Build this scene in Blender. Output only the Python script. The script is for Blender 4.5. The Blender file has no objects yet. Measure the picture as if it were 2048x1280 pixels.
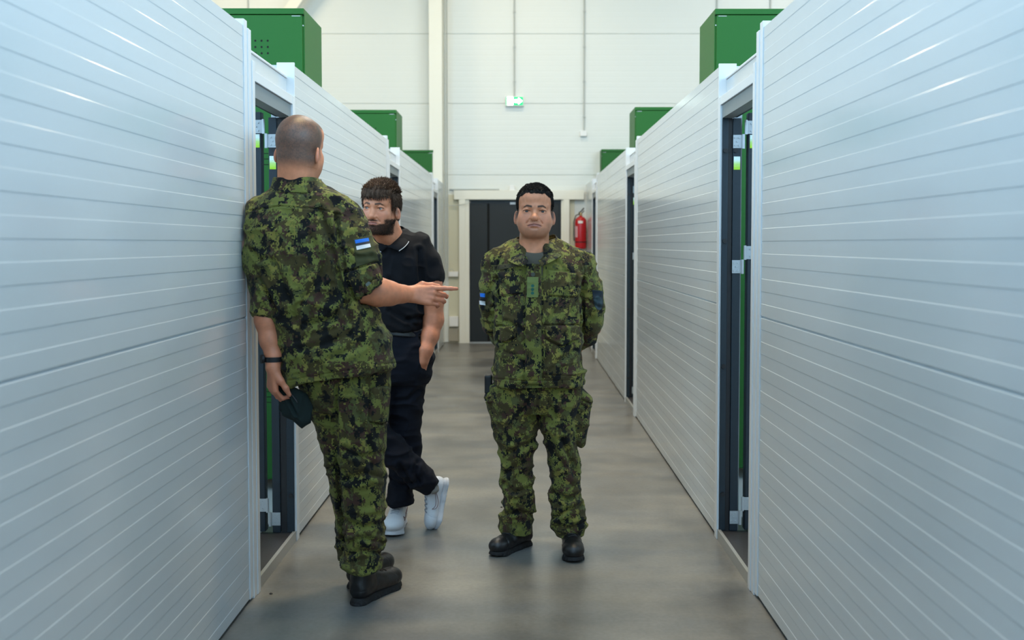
import bpy, bmesh, math, random
import numpy as np
from mathutils import Vector, Matrix
from mathutils.bvhtree import BVHTree

scene = bpy.context.scene
COL = scene.collection
R = math.radians

# ---------------------------------------------------------------- camera
F_PX, CXP, CYP, CAMH, TILT = 1991.0, 1039.0, 575.0, 1.47, R(2.5)
cam_d = bpy.data.cameras.new('camera')
cam_d.sensor_width = 36.0
cam_d.lens = F_PX / 2048 * 36
cam_d.shift_x = -(CXP - 1024) / 2048
cam_d.shift_y = -(640 - CYP) / 2048
cam_d.clip_start = 0.05
cam = bpy.data.objects.new('camera', cam_d)
COL.objects.link(cam)
cam.location = (0, 0, CAMH)
cam.rotation_euler = (R(90) - TILT, 0, 0)
scene.camera = cam
cam_d.dof.use_dof = True
cam_d.dof.focus_distance = 4.7
cam_d.dof.aperture_fstop = 2.8
CT, ST = math.cos(TILT), math.sin(TILT)

def at(px, py, Y):
    """world point seen at pixel (px, py) at distance Y down the corridor"""
    a = (px - CXP) / F_PX
    b = -(py - CYP) / F_PX
    d = Y / (CT + b * ST)
    return Vector((a * d, Y, CAMH + d * (b * CT - ST)))

def on_floor(px, py, z=0.0):
    b = -(py - CYP) / F_PX
    d = (z - CAMH) / (b * CT - ST)
    return Vector(((px - CXP) / F_PX * d, d * (CT + b * ST), z))

def to_px(P):
    """numpy (N,3) -> pixel coordinates (N,2) and depth"""
    y = P[:, 1]; z = P[:, 2] - CAMH
    d = y * CT - z * ST
    u = y * ST + z * CT
    return np.stack([CXP + F_PX * P[:, 0] / d, CYP - F_PX * u / d], 1), d

# ---------------------------------------------------------------- world, exposure, lamps
scene.view_settings.view_transform = 'Standard'
scene.view_settings.look = 'None'
scene.view_settings.gamma = 1.0
scene.view_settings.use_curve_mapping = False
scene.view_settings.exposure = 0.42
wd = bpy.data.worlds.new('world'); scene.world = wd
wd.use_nodes = True
wd.node_tree.nodes['Background'].inputs[0].default_value = (0.55, 0.72, 1.0, 1)
wd.node_tree.nodes['Background'].inputs[1].default_value = 0.3

HX, HY0, HY1, HZ = 7.0, -7.0, 14.8, 6.6      # the hall

def area(name, loc, rot, sx, sy, power, col, spread=180):
    l = bpy.data.lights.new(name, 'AREA'); l.shape = 'RECTANGLE'
    l.size, l.size_y, l.energy, l.color = sx, sy, power, col
    l.spread = R(spread)
    o = bpy.data.objects.new(name, l); COL.objects.link(o)
    o.location = loc; o.rotation_euler = rot
    return o
COOL = (0.62, 0.82, 1.0); WARM = (1.0, 0.80, 0.50); NEUT = (1.0, 0.96, 0.88)
# daylight through the roof light and the high window band behind the photographer
area('roof_light_daylight', (0, .6, HZ - .06), (0, 0, 0), 2.6, 4.0, 30, COOL)
area('window_daylight_rear', (0, HY0 + .1, 4.5), (R(90), 0, 0), 9.0, 2.6, 45, COOL)
area('window_daylight_left', (-HX + .1, -.5, 4.6), (0, R(-90), 0), 2.6, 8.0, 410, (0.50, 0.77, 1.0))  # unseen side window, added so the cabin walls grade from bright top downwards
area('window_daylight_right', (HX - .1, -.5, 4.6), (0, R(90), 0), 2.6, 8.0, 410, (0.50, 0.77, 1.0))  # its unseen counterpart on the right, added for the same falloff
# warm hall lamps over the corridor and towards the back wall
area('hall_lamp_light', (0.0, 12.6, HZ - .3), (0, 0, 0), 1.6, 0.5, 38, WARM)
area('hall_lamp_light.001', (-4.3, 12.6, HZ - .3), (0, 0, 0), 1.6, 0.5, 70, WARM)
area('hall_lamp_light.002', (4.3, 12.6, HZ - .3), (0, 0, 0), 1.6, 0.5, 55, NEUT)
area('hall_lamp_light.003', (0.0, 8.7, HZ - .3), (0, 0, 0), 1.6, 0.5, 150, NEUT)
area('hall_lamp_light.004', (0.0, 5.0, HZ - .3), (0, 0, 0), 1.6, 0.5, 150, (1.0, .76, .42))

# ---------------------------------------------------------------- helpers
def tag(o, label=None, cat=None, group=None, kind=None):
    if label: o['label'] = label
    if cat: o['category'] = cat
    if group: o['group'] = group
    if kind: o['kind'] = kind
    return o

def empty(name, loc=(0, 0, 0), parent=None):
    o = bpy.data.objects.new(name, None); COL.objects.link(o)
    o.location = loc; o.empty_display_size = .1
    if parent: o.parent = parent
    return o

class MB:
    def __init__(s): s.v = []; s.f = []
    def add(s, vs, fs):
        n = len(s.v); s.v += [tuple(v) for v in vs]; s.f += [tuple(i + n for i in f) for f in fs]; return s
    def box(s, x0, x1, y0, y1, z0, z1):
        if x0 > x1: x0, x1 = x1, x0
        if y0 > y1: y0, y1 = y1, y0
        if z0 > z1: z0, z1 = z1, z0
        vs = [(x0,y0,z0),(x1,y0,z0),(x1,y1,z0),(x0,y1,z0),(x0,y0,z1),(x1,y0,z1),(x1,y1,z1),(x0,y1,z1)]
        return s.add(vs, [(0,3,2,1),(4,5,6,7),(0,1,5,4),(1,2,6,5),(2,3,7,6),(3,0,4,7)])
    def cyl(s, a, b, r, n=16, r2=None):
        a = Vector(a); b = Vector(b); r2 = r if r2 is None else r2
        d = (b - a).normalized()
        t = Vector((0,0,1)) if abs(d.z) < .9 else Vector((1,0,0))
        u = d.cross(t).normalized(); w = d.cross(u)
        vs = []
        for c, rr in ((a, r), (b, r2)):
            for i in range(n):
                t = 2 * math.pi * i / n
                vs.append(c + u * math.cos(t) * rr + w * math.sin(t) * rr)
        fs = [(i, (i + 1) % n, n + (i + 1) % n, n + i) for i in range(n)]
        fs += [tuple(range(n))[::-1], tuple(range(n, 2 * n))]
        return s.add(vs, fs)
    def tube(s, pts, r, n=8):
        pts = [Vector(p) for p in pts]; vs = []; m = len(pts)
        pu = None
        for i, p in enumerate(pts):
            d = (pts[min(i + 1, m - 1)] - pts[max(i - 1, 0)]).normalized()
            if pu is None:
                t = Vector((0,0,1)) if abs(d.z) < .9 else Vector((1,0,0))
                u = d.cross(t).normalized()
            else: u = (pu - d * pu.dot(d)).normalized()
            pu = u; w = d.cross(u); rr = r[i] if hasattr(r, '__len__') else r
            vs += [p + u * math.cos(2*math.pi*k/n) * rr + w * math.sin(2*math.pi*k/n) * rr for k in range(n)]
        fs = [(i*n+k, i*n+(k+1)%n, (i+1)*n+(k+1)%n, (i+1)*n+k) for i in range(m-1) for k in range(n)]
        fs += [tuple(range(n))[::-1], tuple(range((m-1)*n, m*n))]
        return s.add(vs, fs)
    def lathe(s, prof, c, n=24):
        c = Vector(c); vs = []; m = len(prof)
        for r, z in prof:
            vs += [c + Vector((math.cos(2*math.pi*k/n) * r, math.sin(2*math.pi*k/n) * r, z)) for k in range(n)]
        fs = [(i*n+k, i*n+(k+1)%n, (i+1)*n+(k+1)%n, (i+1)*n+k) for i in range(m-1) for k in range(n)]
        fs += [tuple(range(n))[::-1], tuple(range((m-1)*n, m*n))]
        return s.add(vs, fs)
    def build(s, name, mat, parent=None, bevel=0, smooth=False):
        me = bpy.data.meshes.new(name); me.from_pydata(s.v, [], s.f)
        bm = bmesh.new(); bm.from_mesh(me); bmesh.ops.recalc_face_normals(bm, faces=bm.faces); bm.to_mesh(me); bm.free()
        me.materials.append(mat)
        o = bpy.data.objects.new(name, me); COL.objects.link(o)
        if smooth: smooth_by_angle(me)
        if bevel:
            b = o.modifiers.new('bevel', 'BEVEL'); b.width = bevel; b.segments = 2; b.limit_method = 'ANGLE'
        if parent: o.parent = parent
        return o

def smooth_by_angle(me, ang=40):
    for p in me.polygons: p.use_smooth = True
    me.set_sharp_from_angle(angle=R(ang))

def srgb(h):
    c = [int(h[i:i+2], 16) / 255 for i in (0, 2, 4)]
    return tuple(x / 12.92 if x < .04045 else ((x + .055) / 1.055) ** 2.4 for x in c) + (1,)

class NT:
    def __init__(s, name):
        s.m = bpy.data.materials.new(name); s.m.use_nodes = True
        s.t = s.m.node_tree; s.b = s.t.nodes['Principled BSDF']
    def n(s, typ, **kw):
        nd = s.t.nodes.new('ShaderNode' + typ)
        for k, v in kw.items():
            if k.startswith('i_'):
                k = k[2:]; k = int(k) if k.isdigit() else k.replace('_', ' ')
                if hasattr(v, 'is_output'): s.t.links.new(v, nd.inputs[k])
                else: nd.inputs[k].default_value = v
            else: setattr(nd, k, v)
        return nd
    def l(s, a, b): s.t.links.new(a, b)
    def set(s, **kw):
        for k, v in kw.items():
            k = k.replace('_', ' ')
            if hasattr(v, 'is_output'): s.l(v, s.b.inputs[k])
            else: s.b.inputs[k].default_value = v
        return s

def mat(name, col, rough=.5, metal=0.0, bump=0, bscale=300, **kw):
    t = NT(name); t.set(Base_Color=col, Roughness=rough, Metallic=metal, **kw)
    if bump:
        c = t.n('TexCoord'); no = t.n('TexNoise', i_Vector=c.outputs['Object'], i_Scale=bscale, i_Detail=3.0)
        b = t.n('Bump', i_Height=no.outputs[0], i_Strength=bump, i_Distance=.002)
        t.set(Normal=b.outputs[0])
    return t.m
# ---------------------------------------------------------------- materials of the place
def panel_mat(name, col, rough):
    t = NT(name)
    c = t.n('TexCoord')
    n1 = t.n('TexNoise', i_Vector=c.outputs['Object'], i_Scale=1.3, i_Detail=2.0)
    mr = t.n('MapRange', i_Value=n1.outputs[0], i_3=rough - .02, i_4=rough + .05)
    n2 = t.n('TexNoise', i_Vector=c.outputs['Object'], i_Scale=9.0, i_Detail=1.0)
    b = t.n('Bump', i_Height=n2.outputs[0], i_Strength=.12, i_Distance=.004)
    t.set(Base_Color=col, Roughness=mr.outputs[0], Normal=b.outputs[0])
    return t.m
M = {}
M['panel'] = panel_mat('white_coated_sheet', (0.55, .59, .61, 1), .13)
M['trim'] = mat('white_trim', (0.66, .69, .71, 1), .30)
M['wallwhite'] = panel_mat('hall_wall_sheet', (0.70, .725, .69, 1), .45)
M['cream'] = mat('cream_paint', (0.78, .77, .68, 1), .45)
M['beige'] = mat('beige_lining', (0.60, .58, .44, 1), .5)
M['grey'] = mat('grey_reveal', (0.20, .23, .24, 1), .45, bump=.1)
M['navy'] = mat('navy_frame_paint', (0.0035, .0125, .021, 1), .5, bump=.15)
M['black'] = mat('black_plastic', (0.004, .0045, .006, 1), .55)
M['door'] = mat('dark_door_paint', (0.0055, .0115, .016, 1), .6, bump=.3, bscale=160)
M['steel'] = mat('zinc_plated_steel', (0.42, .45, .47, 1), .34, .35, bump=.2)
M['alu'] = mat('aluminium_strip', (0.45, .45, .43, 1), .4, .7)
M['green'] = mat('green_cabinet_paint', (0.012, .112, .014, 1), .48, bump=.25, bscale=420, Specular_IOR_Level=.3)
M['hole'] = mat('dark_hole', (0.002, .003, .003, 1), .9)
M['conduit'] = mat('grey_conduit', (0.42, .45, .43, 1), .5)
M['plastic_w'] = mat('white_plastic', (0.78, .78, .76, 1), .4)
M['red'] = mat('red_enamel', (0.42, .006, .010, 1), .25)
M['tread'] = mat('dark_sill_plate', (0.035, .033, .034, 1), .45, .2, bump=.5, bscale=90)
M['tile'] = mat('pale_room_floor', (0.62, .64, .66, 1), .5)
M['ceil'] = mat('hall_ceiling_sheet', (0.75, .76, .74, 1), .6)

def floor_mat():
    t = NT('polished_concrete')
    c = t.n('TexCoord')
    n1 = t.n('TexNoise', i_Vector=c.outputs['Object'], i_Scale=1.6, i_Detail=6.0, i_Roughness=.62)
    mp = t.n('Mapping', i_Vector=c.outputs['Object']); mp.inputs['Scale'].default_value = (1.2, 4.5, 1)
    n2 = t.n('TexNoise', i_Vector=mp.outputs[0], i_Scale=1.1, i_Detail=4.0)
    n3 = t.n('TexNoise', i_Vector=c.outputs['Object'], i_Scale=55.0, i_Detail=3.0)
    r1 = t.n('ValToRGB', i_Fac=n1.outputs[0])
    e = r1.color_ramp.elements
    e[0].position = .30; e[0].color = (0.098, .096, .092, 1)
    e[1].position = .72; e[1].color = (0.235, .227, .208, 1)
    r2 = t.n('ValToRGB', i_Fac=n2.outputs[0])
    e = r2.color_ramp.elements
    e[0].position = .35; e[0].color = (0.72, .76, .82, 1)
    e[1].position = .65; e[1].color = (1.0, .97, .90, 1)
    mx = t.n('Mix', data_type='RGBA', blend_type='MULTIPLY'); mx.inputs[0].default_value = .8
    t.l(r1.outputs[0], mx.inputs[6]); t.l(r2.outputs[0], mx.inputs[7])
    m2 = t.n('Mix', data_type='RGBA', blend_type='OVERLAY'); m2.inputs[0].default_value = .22
    t.l(mx.outputs[2], m2.inputs[6]); t.l(n3.outputs[0], m2.inputs[7])
    rr = t.n('MapRange', i_Value=n1.outputs[0], i_3=.24, i_4=.44)
    b = t.n('Bump', i_Height=n3.outputs[0], i_Strength=.08, i_Distance=.002)
    t.set(Base_Color=m2.outputs[2], Roughness=rr.outputs[0], Normal=b.outputs[0])
    return t.m
M['floor'] = floor_mat()

# ---------------------------------------------------------------- hall shell
tag(MB().box(-HX - .2, HX + .2, HY0 - .2, HY1 + .2, -.2, 0).build('floor', M['floor']), 'polished grey concrete floor of the corridor', kind='structure')
cb = MB().box(-HX - .2, -1.4, HY0 - .2, HY1 + .2, HZ, HZ + .2).box(1.4, HX + .2, HY0 - .2, HY1 + .2, HZ, HZ + .2)
cb.box(-1.4, 1.4, HY0 - .2, -1.5, HZ, HZ + .2).box(-1.4, 1.4, 2.7, HY1 + .2, HZ, HZ + .2)
cb.build('ceiling', M['ceil'])['kind'] = 'structure'
def glow(name, col, s):
    t = NT(name); t.set(Base_Color=(0, 0, 0, 1), Emission_Color=col, Emission_Strength=s); return t.m
M['sky'] = glow('daylight_pane', (0.45, .72, 1.0, 1), 2.6)
M['sky2'] = glow('daylight_pane_side', (0.45, .72, 1.0, 1), 2.0)  # glow of the added side windows
M['lamp'] = glow('lamp_diffuser', (1.0, .86, .62, 1), 6.0)
def window(n, x0, x1, y0, y1, z0, z1, m, nx, ny):
    f = MB(); g = MB().box(x0, x1, y0, y1, z0, z1)
    w = .03
    o = g.build('window_%d' % n, m); tag(o, kind='structure')
    return o
window(1, -1.35, 1.35, -1.45, 2.65, HZ + .02, HZ + .04, M['sky'], 2, 9)
window(2, -4.5, 4.5, HY0 + .02, HY0 + .04, 3.2, 5.8, M['sky'], 2, 9)
window(3, -HX + .02, -HX + .04, -4.5, 3.5, 3.3, 5.9, M['sky2'], 2, 9)  # added left window, sized for the light gradient on the cabin walls
window(4, HX - .04, HX - .02, -4.5, 3.5, 3.3, 5.9, M['sky2'], 2, 9)  # added right window, unseen like the left one

def back_wall():
    """sandwich panel wall with shallow micro ribs and open joints"""
    zj = [0, 1.17, 2.49, 3.54, 4.56, 5.6, HZ]
    prof = []                                   # (y, z)
    for a, b in zip(zj[:-1], zj[1:]):
        prof += [(.012, a), (0, a + .008)]
        n = int((b - a) / .075)
        for i in range(1, n):
            z = a + (b - a) * i / n
            prof += [(0, z - .010), (.0006, z - .005), (.0006, z + .005), (0, z + .010)]
        prof += [(0, b - .008), (.012, b)]
    m = MB(); x0, x1 = -HX - .2, HX + .2
    vs = []; 
    for y, z in prof: vs += [(x0, HY1 + y, z), (x1, HY1 + y, z)]
    fs = [(2*i, 2*i+1, 2*i+3, 2*i+2) for i in range(len(prof) - 1)]
    m.add(vs, fs)
    m.box(x0, x1, HY1 + .02, HY1 + .2, 0, HZ)
    o = m.build('wall_back', M['wallwhite']); tag(o, 'white ribbed hall wall at the end of the corridor', kind='structure')
back_wall()
for nm, a in (('wall_left_outer', (-HX - .2, -HX, HY0, HY1, 0, HZ)), ('wall_right_outer', (HX, HX + .2, HY0, HY1, 0, HZ)), ('wall_front', (-HX - .2, HX + .2, HY0 - .2, HY0, 0, HZ))):
    MB().box(*a).build(nm, M['wallwhite'])['kind'] = 'structure'

# lower lining, lintel and posts round the far door
t = MB().box(-1.05, -.892, HY1 - .02, HY1, 0, 2.20).build('trim_1', M['beige']); tag(t, kind='structure')
t = MB().box(-.965, .95, HY1 - .10, HY1 - .021, 2.125, 2.26).build('trim_2', M['cream'], bevel=.004); tag(t, kind='structure')
t = MB().box(-.892, -.80, HY1 - .10, HY1, 0, 2.124).box(-.80, -.742, HY1 - .075, HY1, 0, 2.124).build('trim_3', M['cream'], bevel=.003); tag(t, kind='structure')
t = MB().box(.615, .645, HY1 - .075, HY1, 0, 2.124).box(.645, .735, HY1 - .10, HY1, 0, 2.124).build('trim_4', M['cream'], bevel=.003); tag(t, kind='structure')
t = MB().box(.745, .815, HY1 - .012, HY1, 0, 2.12).build('trim_5', M['beige']); tag(t, kind='structure')
t = MB().box(-1.04, -.30, HY1 - .03, HY1, 2.272, 2.286).build('trim_6', M['conduit']); tag(t, kind='structure')
# far door
dr = empty('door_1', (-.06, HY1 - .05, 0)); tag(dr, 'dark navy metal double door in the end wall', kind='structure')
DB = Vector((-.06, HY1 - .05, 0))
def dbox(*a): 
    return MB().box(a[0] - DB.x, a[1] - DB.x, a[2] - DB.y, a[3] - DB.y, a[4], a[5])
dbox(-.741, .614, HY1 - .03, HY1 - .005, .0, 2.115).build('frame', M['navy'], dr)
dbox(-.725, -.475, HY1 - .055, HY1 - .031, .02, 2.07).build('leaf', M['door'], dr, bevel=.004)
dbox(-.445, .585, HY1 - .055, HY1 - .031, .02, 2.07).build('leaf', M['door'], dr, bevel=.004)
dbox(-.741, .614, HY1 - .06, HY1 - .031, .0, .018).build('threshold', M['alu'], dr)
h = dbox(-.40, -.39, HY1 - .10, HY1 - .056, .98, 1.06).box(-.40 - DB.x, -.27 - DB.x, HY1 - .11 - DB.y, HY1 - .10 - DB.y, 1.01, 1.03).build('handle', M['steel'], dr)
dbox(-.14, -.06, HY1 - .07, HY1 - .056, 2.055, 2.085).build('closer_bracket', M['steel'], dr)
dbox(-.475, -.445, HY1 - .04, HY1 - .0305, .02, 2.07).build('seal', M['hole'], dr)

# column, diagonal brace
tag(MB().box(-1.31, -1.12, 14.50, HY1 - .001, 0, HZ).build('trim_7', M['cream'], bevel=.006), kind='structure')
br = MB(); a = Vector((-3.10, 14.6, 5.15)); b = Vector((-4.6, 14.6, 3.2))
d = (a - b).normalized(); n = Vector((-d.z, 0, d.x)) * .075
a2 = a + d * 1.8; vs = []
for p in (b, a2):
    for s in (1, -1):
        for y in (-.06, .06): vs.append(p + n * s + Vector((0, y, 0)))
br.add(vs, [(0,1,3,2),(4,6,7,5),(0,4,5,1),(2,3,7,6),(0,2,6,4),(1,5,7,3)])
tag(br.build('trim_8', M['cream'], bevel=.004), kind='structure')

# ---------------------------------------------------------------- cabin walls
XL, XR, PER = -1.107, .987, 4.3
def ribbed(name, x, side, y0, y1, ztop, z0=0.012, th=.118, joint=1.172):
    """panel with alternating raised and recessed strips; its face lies at x, its body away from the corridor"""
    s = side                                    # -1: left wall (body towards -x), 1: right wall
    prof = []; 
    def strips(a, b):
        n = int(round((b - a) / .0515)); w = (b - a) / n; hi = False
        prof.append((.004, a)); prof.append((0, a + .004))
        for i in range(1, n):
            z = a + w * i
            if not hi: prof.append((0, z - .0009)); prof.append((.0009, z + .0009)); hi = True
            else: prof.append((.0009, z - .0009)); prof.append((0, z + .0009)); hi = False
        prof.append((.0009 if hi else 0, b - .005)); prof.append((.008, b))
    strips(z0, joint); strips(joint + .003, ztop)
    vs = []; fs = []; n = len(prof)
    for y in (y0, y1):
        vs += [(x + s * d, y, z) for d, z in prof]
        vs += [(x + s * th, y, ztop), (x + s * th, y, z0)]
    m = n + 2
    for i in range(m): fs.append((i, (i + 1) % m, m + (i + 1) % m, m + i))
    fs += [tuple(range(m)), tuple(range(m, 2 * m))[::-1]]
    o = MB().add(vs, fs).build(name, M['panel'])
    return tag(o, kind='structure')

def label_mat():
    t = NT('gradient_safety_label')
    uv = t.n('TexCoord'); sp = t.n('SeparateXYZ', i_Vector=uv.outputs['Generated'])
    r = t.n('ValToRGB', i_Fac=sp.outputs[2]); e = r.color_ramp.elements
    e[0].position = .1; e[0].color = srgb('a8d820'); e[1].position = .75; e[1].color = srgb('dcebe4')
    x = e.new(.45); x.color = srgb('b9e07a')
    w = t.n('TexWave', wave_type='BANDS', bands_direction='Z', i_Vector=uv.outputs['Generated'], i_Scale=2.6)
    n = t.n('TexNoise', i_Vector=uv.outputs['Generated'], i_Scale=26.0)
    mu = t.n('Math', operation='MULTIPLY', i_0=w.outputs['Fac'], i_1=n.outputs[0])
    gt = t.n('Math', operation='GREATER_THAN', i_0=mu.outputs[0], i_1=.50)
    m2 = t.n('Math', operation='MULTIPLY', i_0=gt.outputs[0], i_1=.55)
    mx = t.n('Mix', data_type='RGBA', i_0=m2.outputs[0]); mx.inputs[7].default_value = (.08, .13, .08, 1)
    t.l(r.outputs[0], mx.inputs[6])
    t.set(Base_Color=mx.outputs[2], Roughness=.4); return t.m
M['label'] = label_mat()

dn = [1]
def doorway(side, y0, y1, detail=True):
    """open doorway between two cabin panels: lintel, trim, navy frame and gate leaf folded back"""
    x = XL if side < 0 else XR
    s = side
    tn = 9 + len([o for o in COL.objects if o.name.startswith('trim_')])
    def T(m, mm, bev=.002):
        nonlocal tn
        o = m.build('trim_%d' % tn, mm, bevel=bev); tn += 1; return tag(o, kind='structure')
    # near side post made of two folded strips, and far side jamb strip
    T(MB().box(x - s*.004, x + s*.12, y0 - .135, y0 - .088, .012, 2.372).box(x - s*.007, x + s*.10, y0 - .087, y0 - .040, 0.0, 2.345)
        .box(x - s*.011, x + s*.04, y0 - .039, y0, 0.0, 2.225), M['trim'])
    T(MB().box(x - s*.006, x + s*.045, y1, y1 + .055, 0, 2.19).box(x - s*.002, x + s*.085, y1 + .056, y1 + .07, 0, 2.36), M['trim'])
    # lintel panel, its cap and flashing
    T(MB().box(x + s*.036, x + s*.11, y0 - .05, y1 + .055, 2.16, 2.28), M['panel'])
    T(MB().box(x + s*.030, x + s*.115, y0 - .03, y1 + .05, 2.281, 2.292), M['trim'])
    T(MB().box(x - s*.005, x + s*.035, y0, y1, 2.148, 2.19), M['trim'])
    dn[0] += 1
    where = 'left' if s < 0 else 'right'
    D = empty('door_%d' % dn[0], (x + s * .06, (y0 + y1) / 2, 0)); D['kind'] = 'structure'
    o = Vector((x + s * .06, (y0 + y1) / 2, 0))
    class LB(MB):
        def box(q, a, b, c, d, e, f): return MB.box(q, a - o.x, b - o.x, c - o.y, d - o.y, e - o.z, f - o.z)
        def cyl(q, a, b, r, n=16, r2=None): return MB.cyl(q, Vector(a) - o, Vector(b) - o, r, n, r2)
    LB().box(x + s*.004, x + s*.06, y0 + .001, y1 - .001, 2.085, 2.147).build('head_strip', M['grey'], D)
    LB().box(x + s*.061, x + s*.078, y0 + .001, y1 - .001, 2.088, 2.147).build('head_beam', M['navy'], D)
    LB().box(x + s*.002, x + s*.10, y0 + .001, y0 + .012, .0, 2.147).build('jamb', M['grey'], D)
    # threshold
    LB().box(x - s*.002, x + s*.014, y0 + .001, y1 - .001, 0, .052).build('threshold_lip', M['alu'], D)
    LB().box(x + s*.015, x + s*.20, y0 + .001, y1 - .001, 0, .045).build('threshold', M['tread'], D)
    if not detail:
        LB().box(x + s*.004, x + s*.12, y1 - .03, y1 - .001, 0.046, 2.08).build('post', M['navy'], D)
        LB().box(x + s*.13, x + s*.32, y1 + .02, y1 + .05, 0.0, 2.08).build('gate_leaf', M['navy'], D)
        return
    # frame posts beyond
    ox = 0.0 if s < 0 else -.016
    yf = y1 - .012
    LB().box(x + s*.004, x + s*(.040 + ox*.4), y1 - .010, y1 - .001, 0.046, 2.084).build('post', M['navy'], D, bevel=.002)
    LB().box(x + s*(.041 + ox*.4), x + s*(.070 + ox), y1 - .006, y1 - .001, 0.046, 2.084).build('post', M['black'], D)
    LB().box(x + s*(.072 + ox), x + s*(.112 + ox), yf, y1 + .04, 0.046, 2.084).build('post', M['navy'], D, bevel=.003)
    xs = x + s*(.147 + ox)
    LB().box(xs, xs + s*.046, yf, y1 + .04, 0.05, 2.11).build('gate_stile', M['navy'], D, bevel=.003)
    LB().box(xs + s*.047, xs + s*.85, y1, y1 + .03, 0.05, .09).box(xs + s*.047, xs + s*.85, y1, y1 + .03, 2.05, 2.09).box(xs + s*.81, xs + s*.85, y1, y1 + .03, .05, 2.09).build('gate_leaf', M['navy'], D)
    for zz in (2.005, 1.394, .150):
        xa = x + s*(.072 + ox)
        def leafm(bx): return LB().box(bx, bx + s*.040, yf - .004, yf - .0005, 0, 0)
        for nm_, bx, z0, px_ in (('hinge', xa + s*.000, zz - .067, x + s*(.122 + ox)), ('hinge', xs + s*.004, zz + .002, x + s*(.134 + ox))):
            hb = LB().box(bx, bx + s*.039, yf - .004, yf - .0005, z0, z0 + .064)
            hb.cyl((px_, yf - .006, z0 - .003), (px_, yf - .006, z0 + .067), .0072)
            e_ = (bx + s*.0391) if abs(px_ - bx - s*.039) < abs(px_ - bx) else bx - s*.0001
            hb.box(min(e_, px_), max(e_, px_), yf - .0038, yf - .001, z0, z0 + .064)
            hh = hb.build(nm_, M['steel'], D)
            for du, dz in ((.010, .050), (.029, .050), (.020, .032), (.010, .013), (.029, .013)):
                LB().cyl((bx + s*du, yf - .008, z0 + dz), (bx + s*du, yf - .0042, z0 + dz), .0048, 10).build('screw', M['steel'], hh)
    LB().box(xa + s*.004, xa + s*.035, yf - .002, yf - .0002, 1.833, 1.897).build('safety_label', M['label'], D)
    LB().box(xs + s*.007, xs + s*.039, yf - .002, yf - .0002, 1.938, 2.002).build('safety_label', M['label'], D)
    for z in (1.926, 1.485, .867, .23):
        for xx in (x + s*.020, x + s*(.085 + ox)):
            if z < 1.9 and xx != x + s*.020: continue
            yy = y1 - .010 if xx == x + s*.020 else yf
            LB().cyl((xx, yy - .008, z), (xx, yy - .0002, z), .011, 12).build('bolt_cap', M['black'], D)

YL = [(4.16 + PER * k, 4.87 + PER * k) for k in (-1, 0, 1, 2)]
YR = [(4.20 + PER * k, 4.90 + PER * k) for k in (-1, 0, 1, 2)]
for side, X, Ys in ((-1, XL, YL), (1, XR, YR)):
    nm = 'wall_left' if side < 0 else 'wall_right'
    prev = -3.6
    for i, (a, b) in enumerate(Ys):
        ribbed(nm, X, side, prev, a - .136, 2.35)
        doorway(side, a, b, detail=(i in (1, 2)))
        prev = b + .0705
    ribbed(nm, X, side, prev, 14.49 if side < 0 else HY1 - .001, 2.35)

# pale inner floor of the cabins
for side, Ys in ((-1, YL), (1, YR)):
    x = XL if side < 0 else XR
    MB().box(x + side * .21, x + side * 2.3, .5, 14.4, .0, .006).build('floor_cabin_left' if side < 0 else 'floor_cabin_right', M['tile'])['kind'] = 'structure'
    MB().box(x + side * 2.3, x + side * 2.38, -3.5, 14.4, .0, 2.35).build('wall_cabin_left' if side < 0 else 'wall_cabin_right', M['panel'])['kind'] = 'structure'

# ---------------------------------------------------------------- green lockers
def locker(x_in, side, yf, ztop, w=.9, dep=.52):
    """front faces the camera; x_in is the edge nearest the corridor"""
    L = empty('metal_locker', (x_in + side * w / 2, yf + dep / 2, 0))
    o = Vector(L.location)
    def B(a, b, c, d, e, f): return (a - o.x, b - o.x, c - o.y, d - o.y, e, f)
    m = MB().box(*B(x_in, x_in + side*w, yf + .02, yf + dep, .075, ztop))
    m.box(*B(x_in, x_in + side*w, yf + .0005, yf + .0195, ztop - .035, ztop))
    m.build('body', M['green'], L, bevel=.003)
    for a in (.02, w - .06):
        for b in (.03, dep - .07): MB().box(*B(x_in + side*a, x_in + side*(a + .04), yf + b, yf + b + .04, 0.0065, .0745)).build('foot', M['black'], L)
    # door with ventilation holes and louvres
    nx0, nx1 = x_in + side*.010, x_in + side*(w - .010)
    MB().box(*B(nx0, nx1, yf, yf + .0195, .085, ztop - .040)).build('door', M['green'], L, bevel=.002)
    MB().box(*B(x_in + side*.002, x_in + side*(w-.002), yf + .012, yf + .0198, ztop - .0395, ztop - .0355)).build('shadow_gap', M['hole'], L)
    xc = x_in + side * (.21 if side < 0 else .27)
    for r, n in ((0, 7), (1, 6), (2, 7)):
        for i in range(n):
            xx = xc + side * (i * .036); zz = ztop - .187 - r * .036
            MB().cyl(Vector((xx, yf - .0006, zz)) - o, Vector((xx, yf - .0001, zz)) - o, .0062, 12).build('vent_hole', M['hole'], L)
    for z0 in (1.995, .60):
        for k in range(3):
            MB().box(*B(x_in + side*.20, x_in + side*.62, yf - .0006, yf - .0001, z0 - k*.032, z0 + .004 - k*.032)).build('louvre', M['hole'], L)
    c = MB().box(*B(x_in + side*.02, x_in + side*.07, yf - .001, yf - .0001, ztop - .047, ztop - .043)); c.build('hinge_tab', M['steel'], L)
    for k in range(3):
        zz = ztop - .10 - k * .8
        MB().cyl(Vector((x_in + side*.004, yf - .002, zz)) - o, Vector((x_in + side*.004, yf + .0, zz)) - o, .004, 8).build('hinge_pin', M['steel'], L)
    return L
names = ['nearest', 'second', 'farthest']
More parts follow.
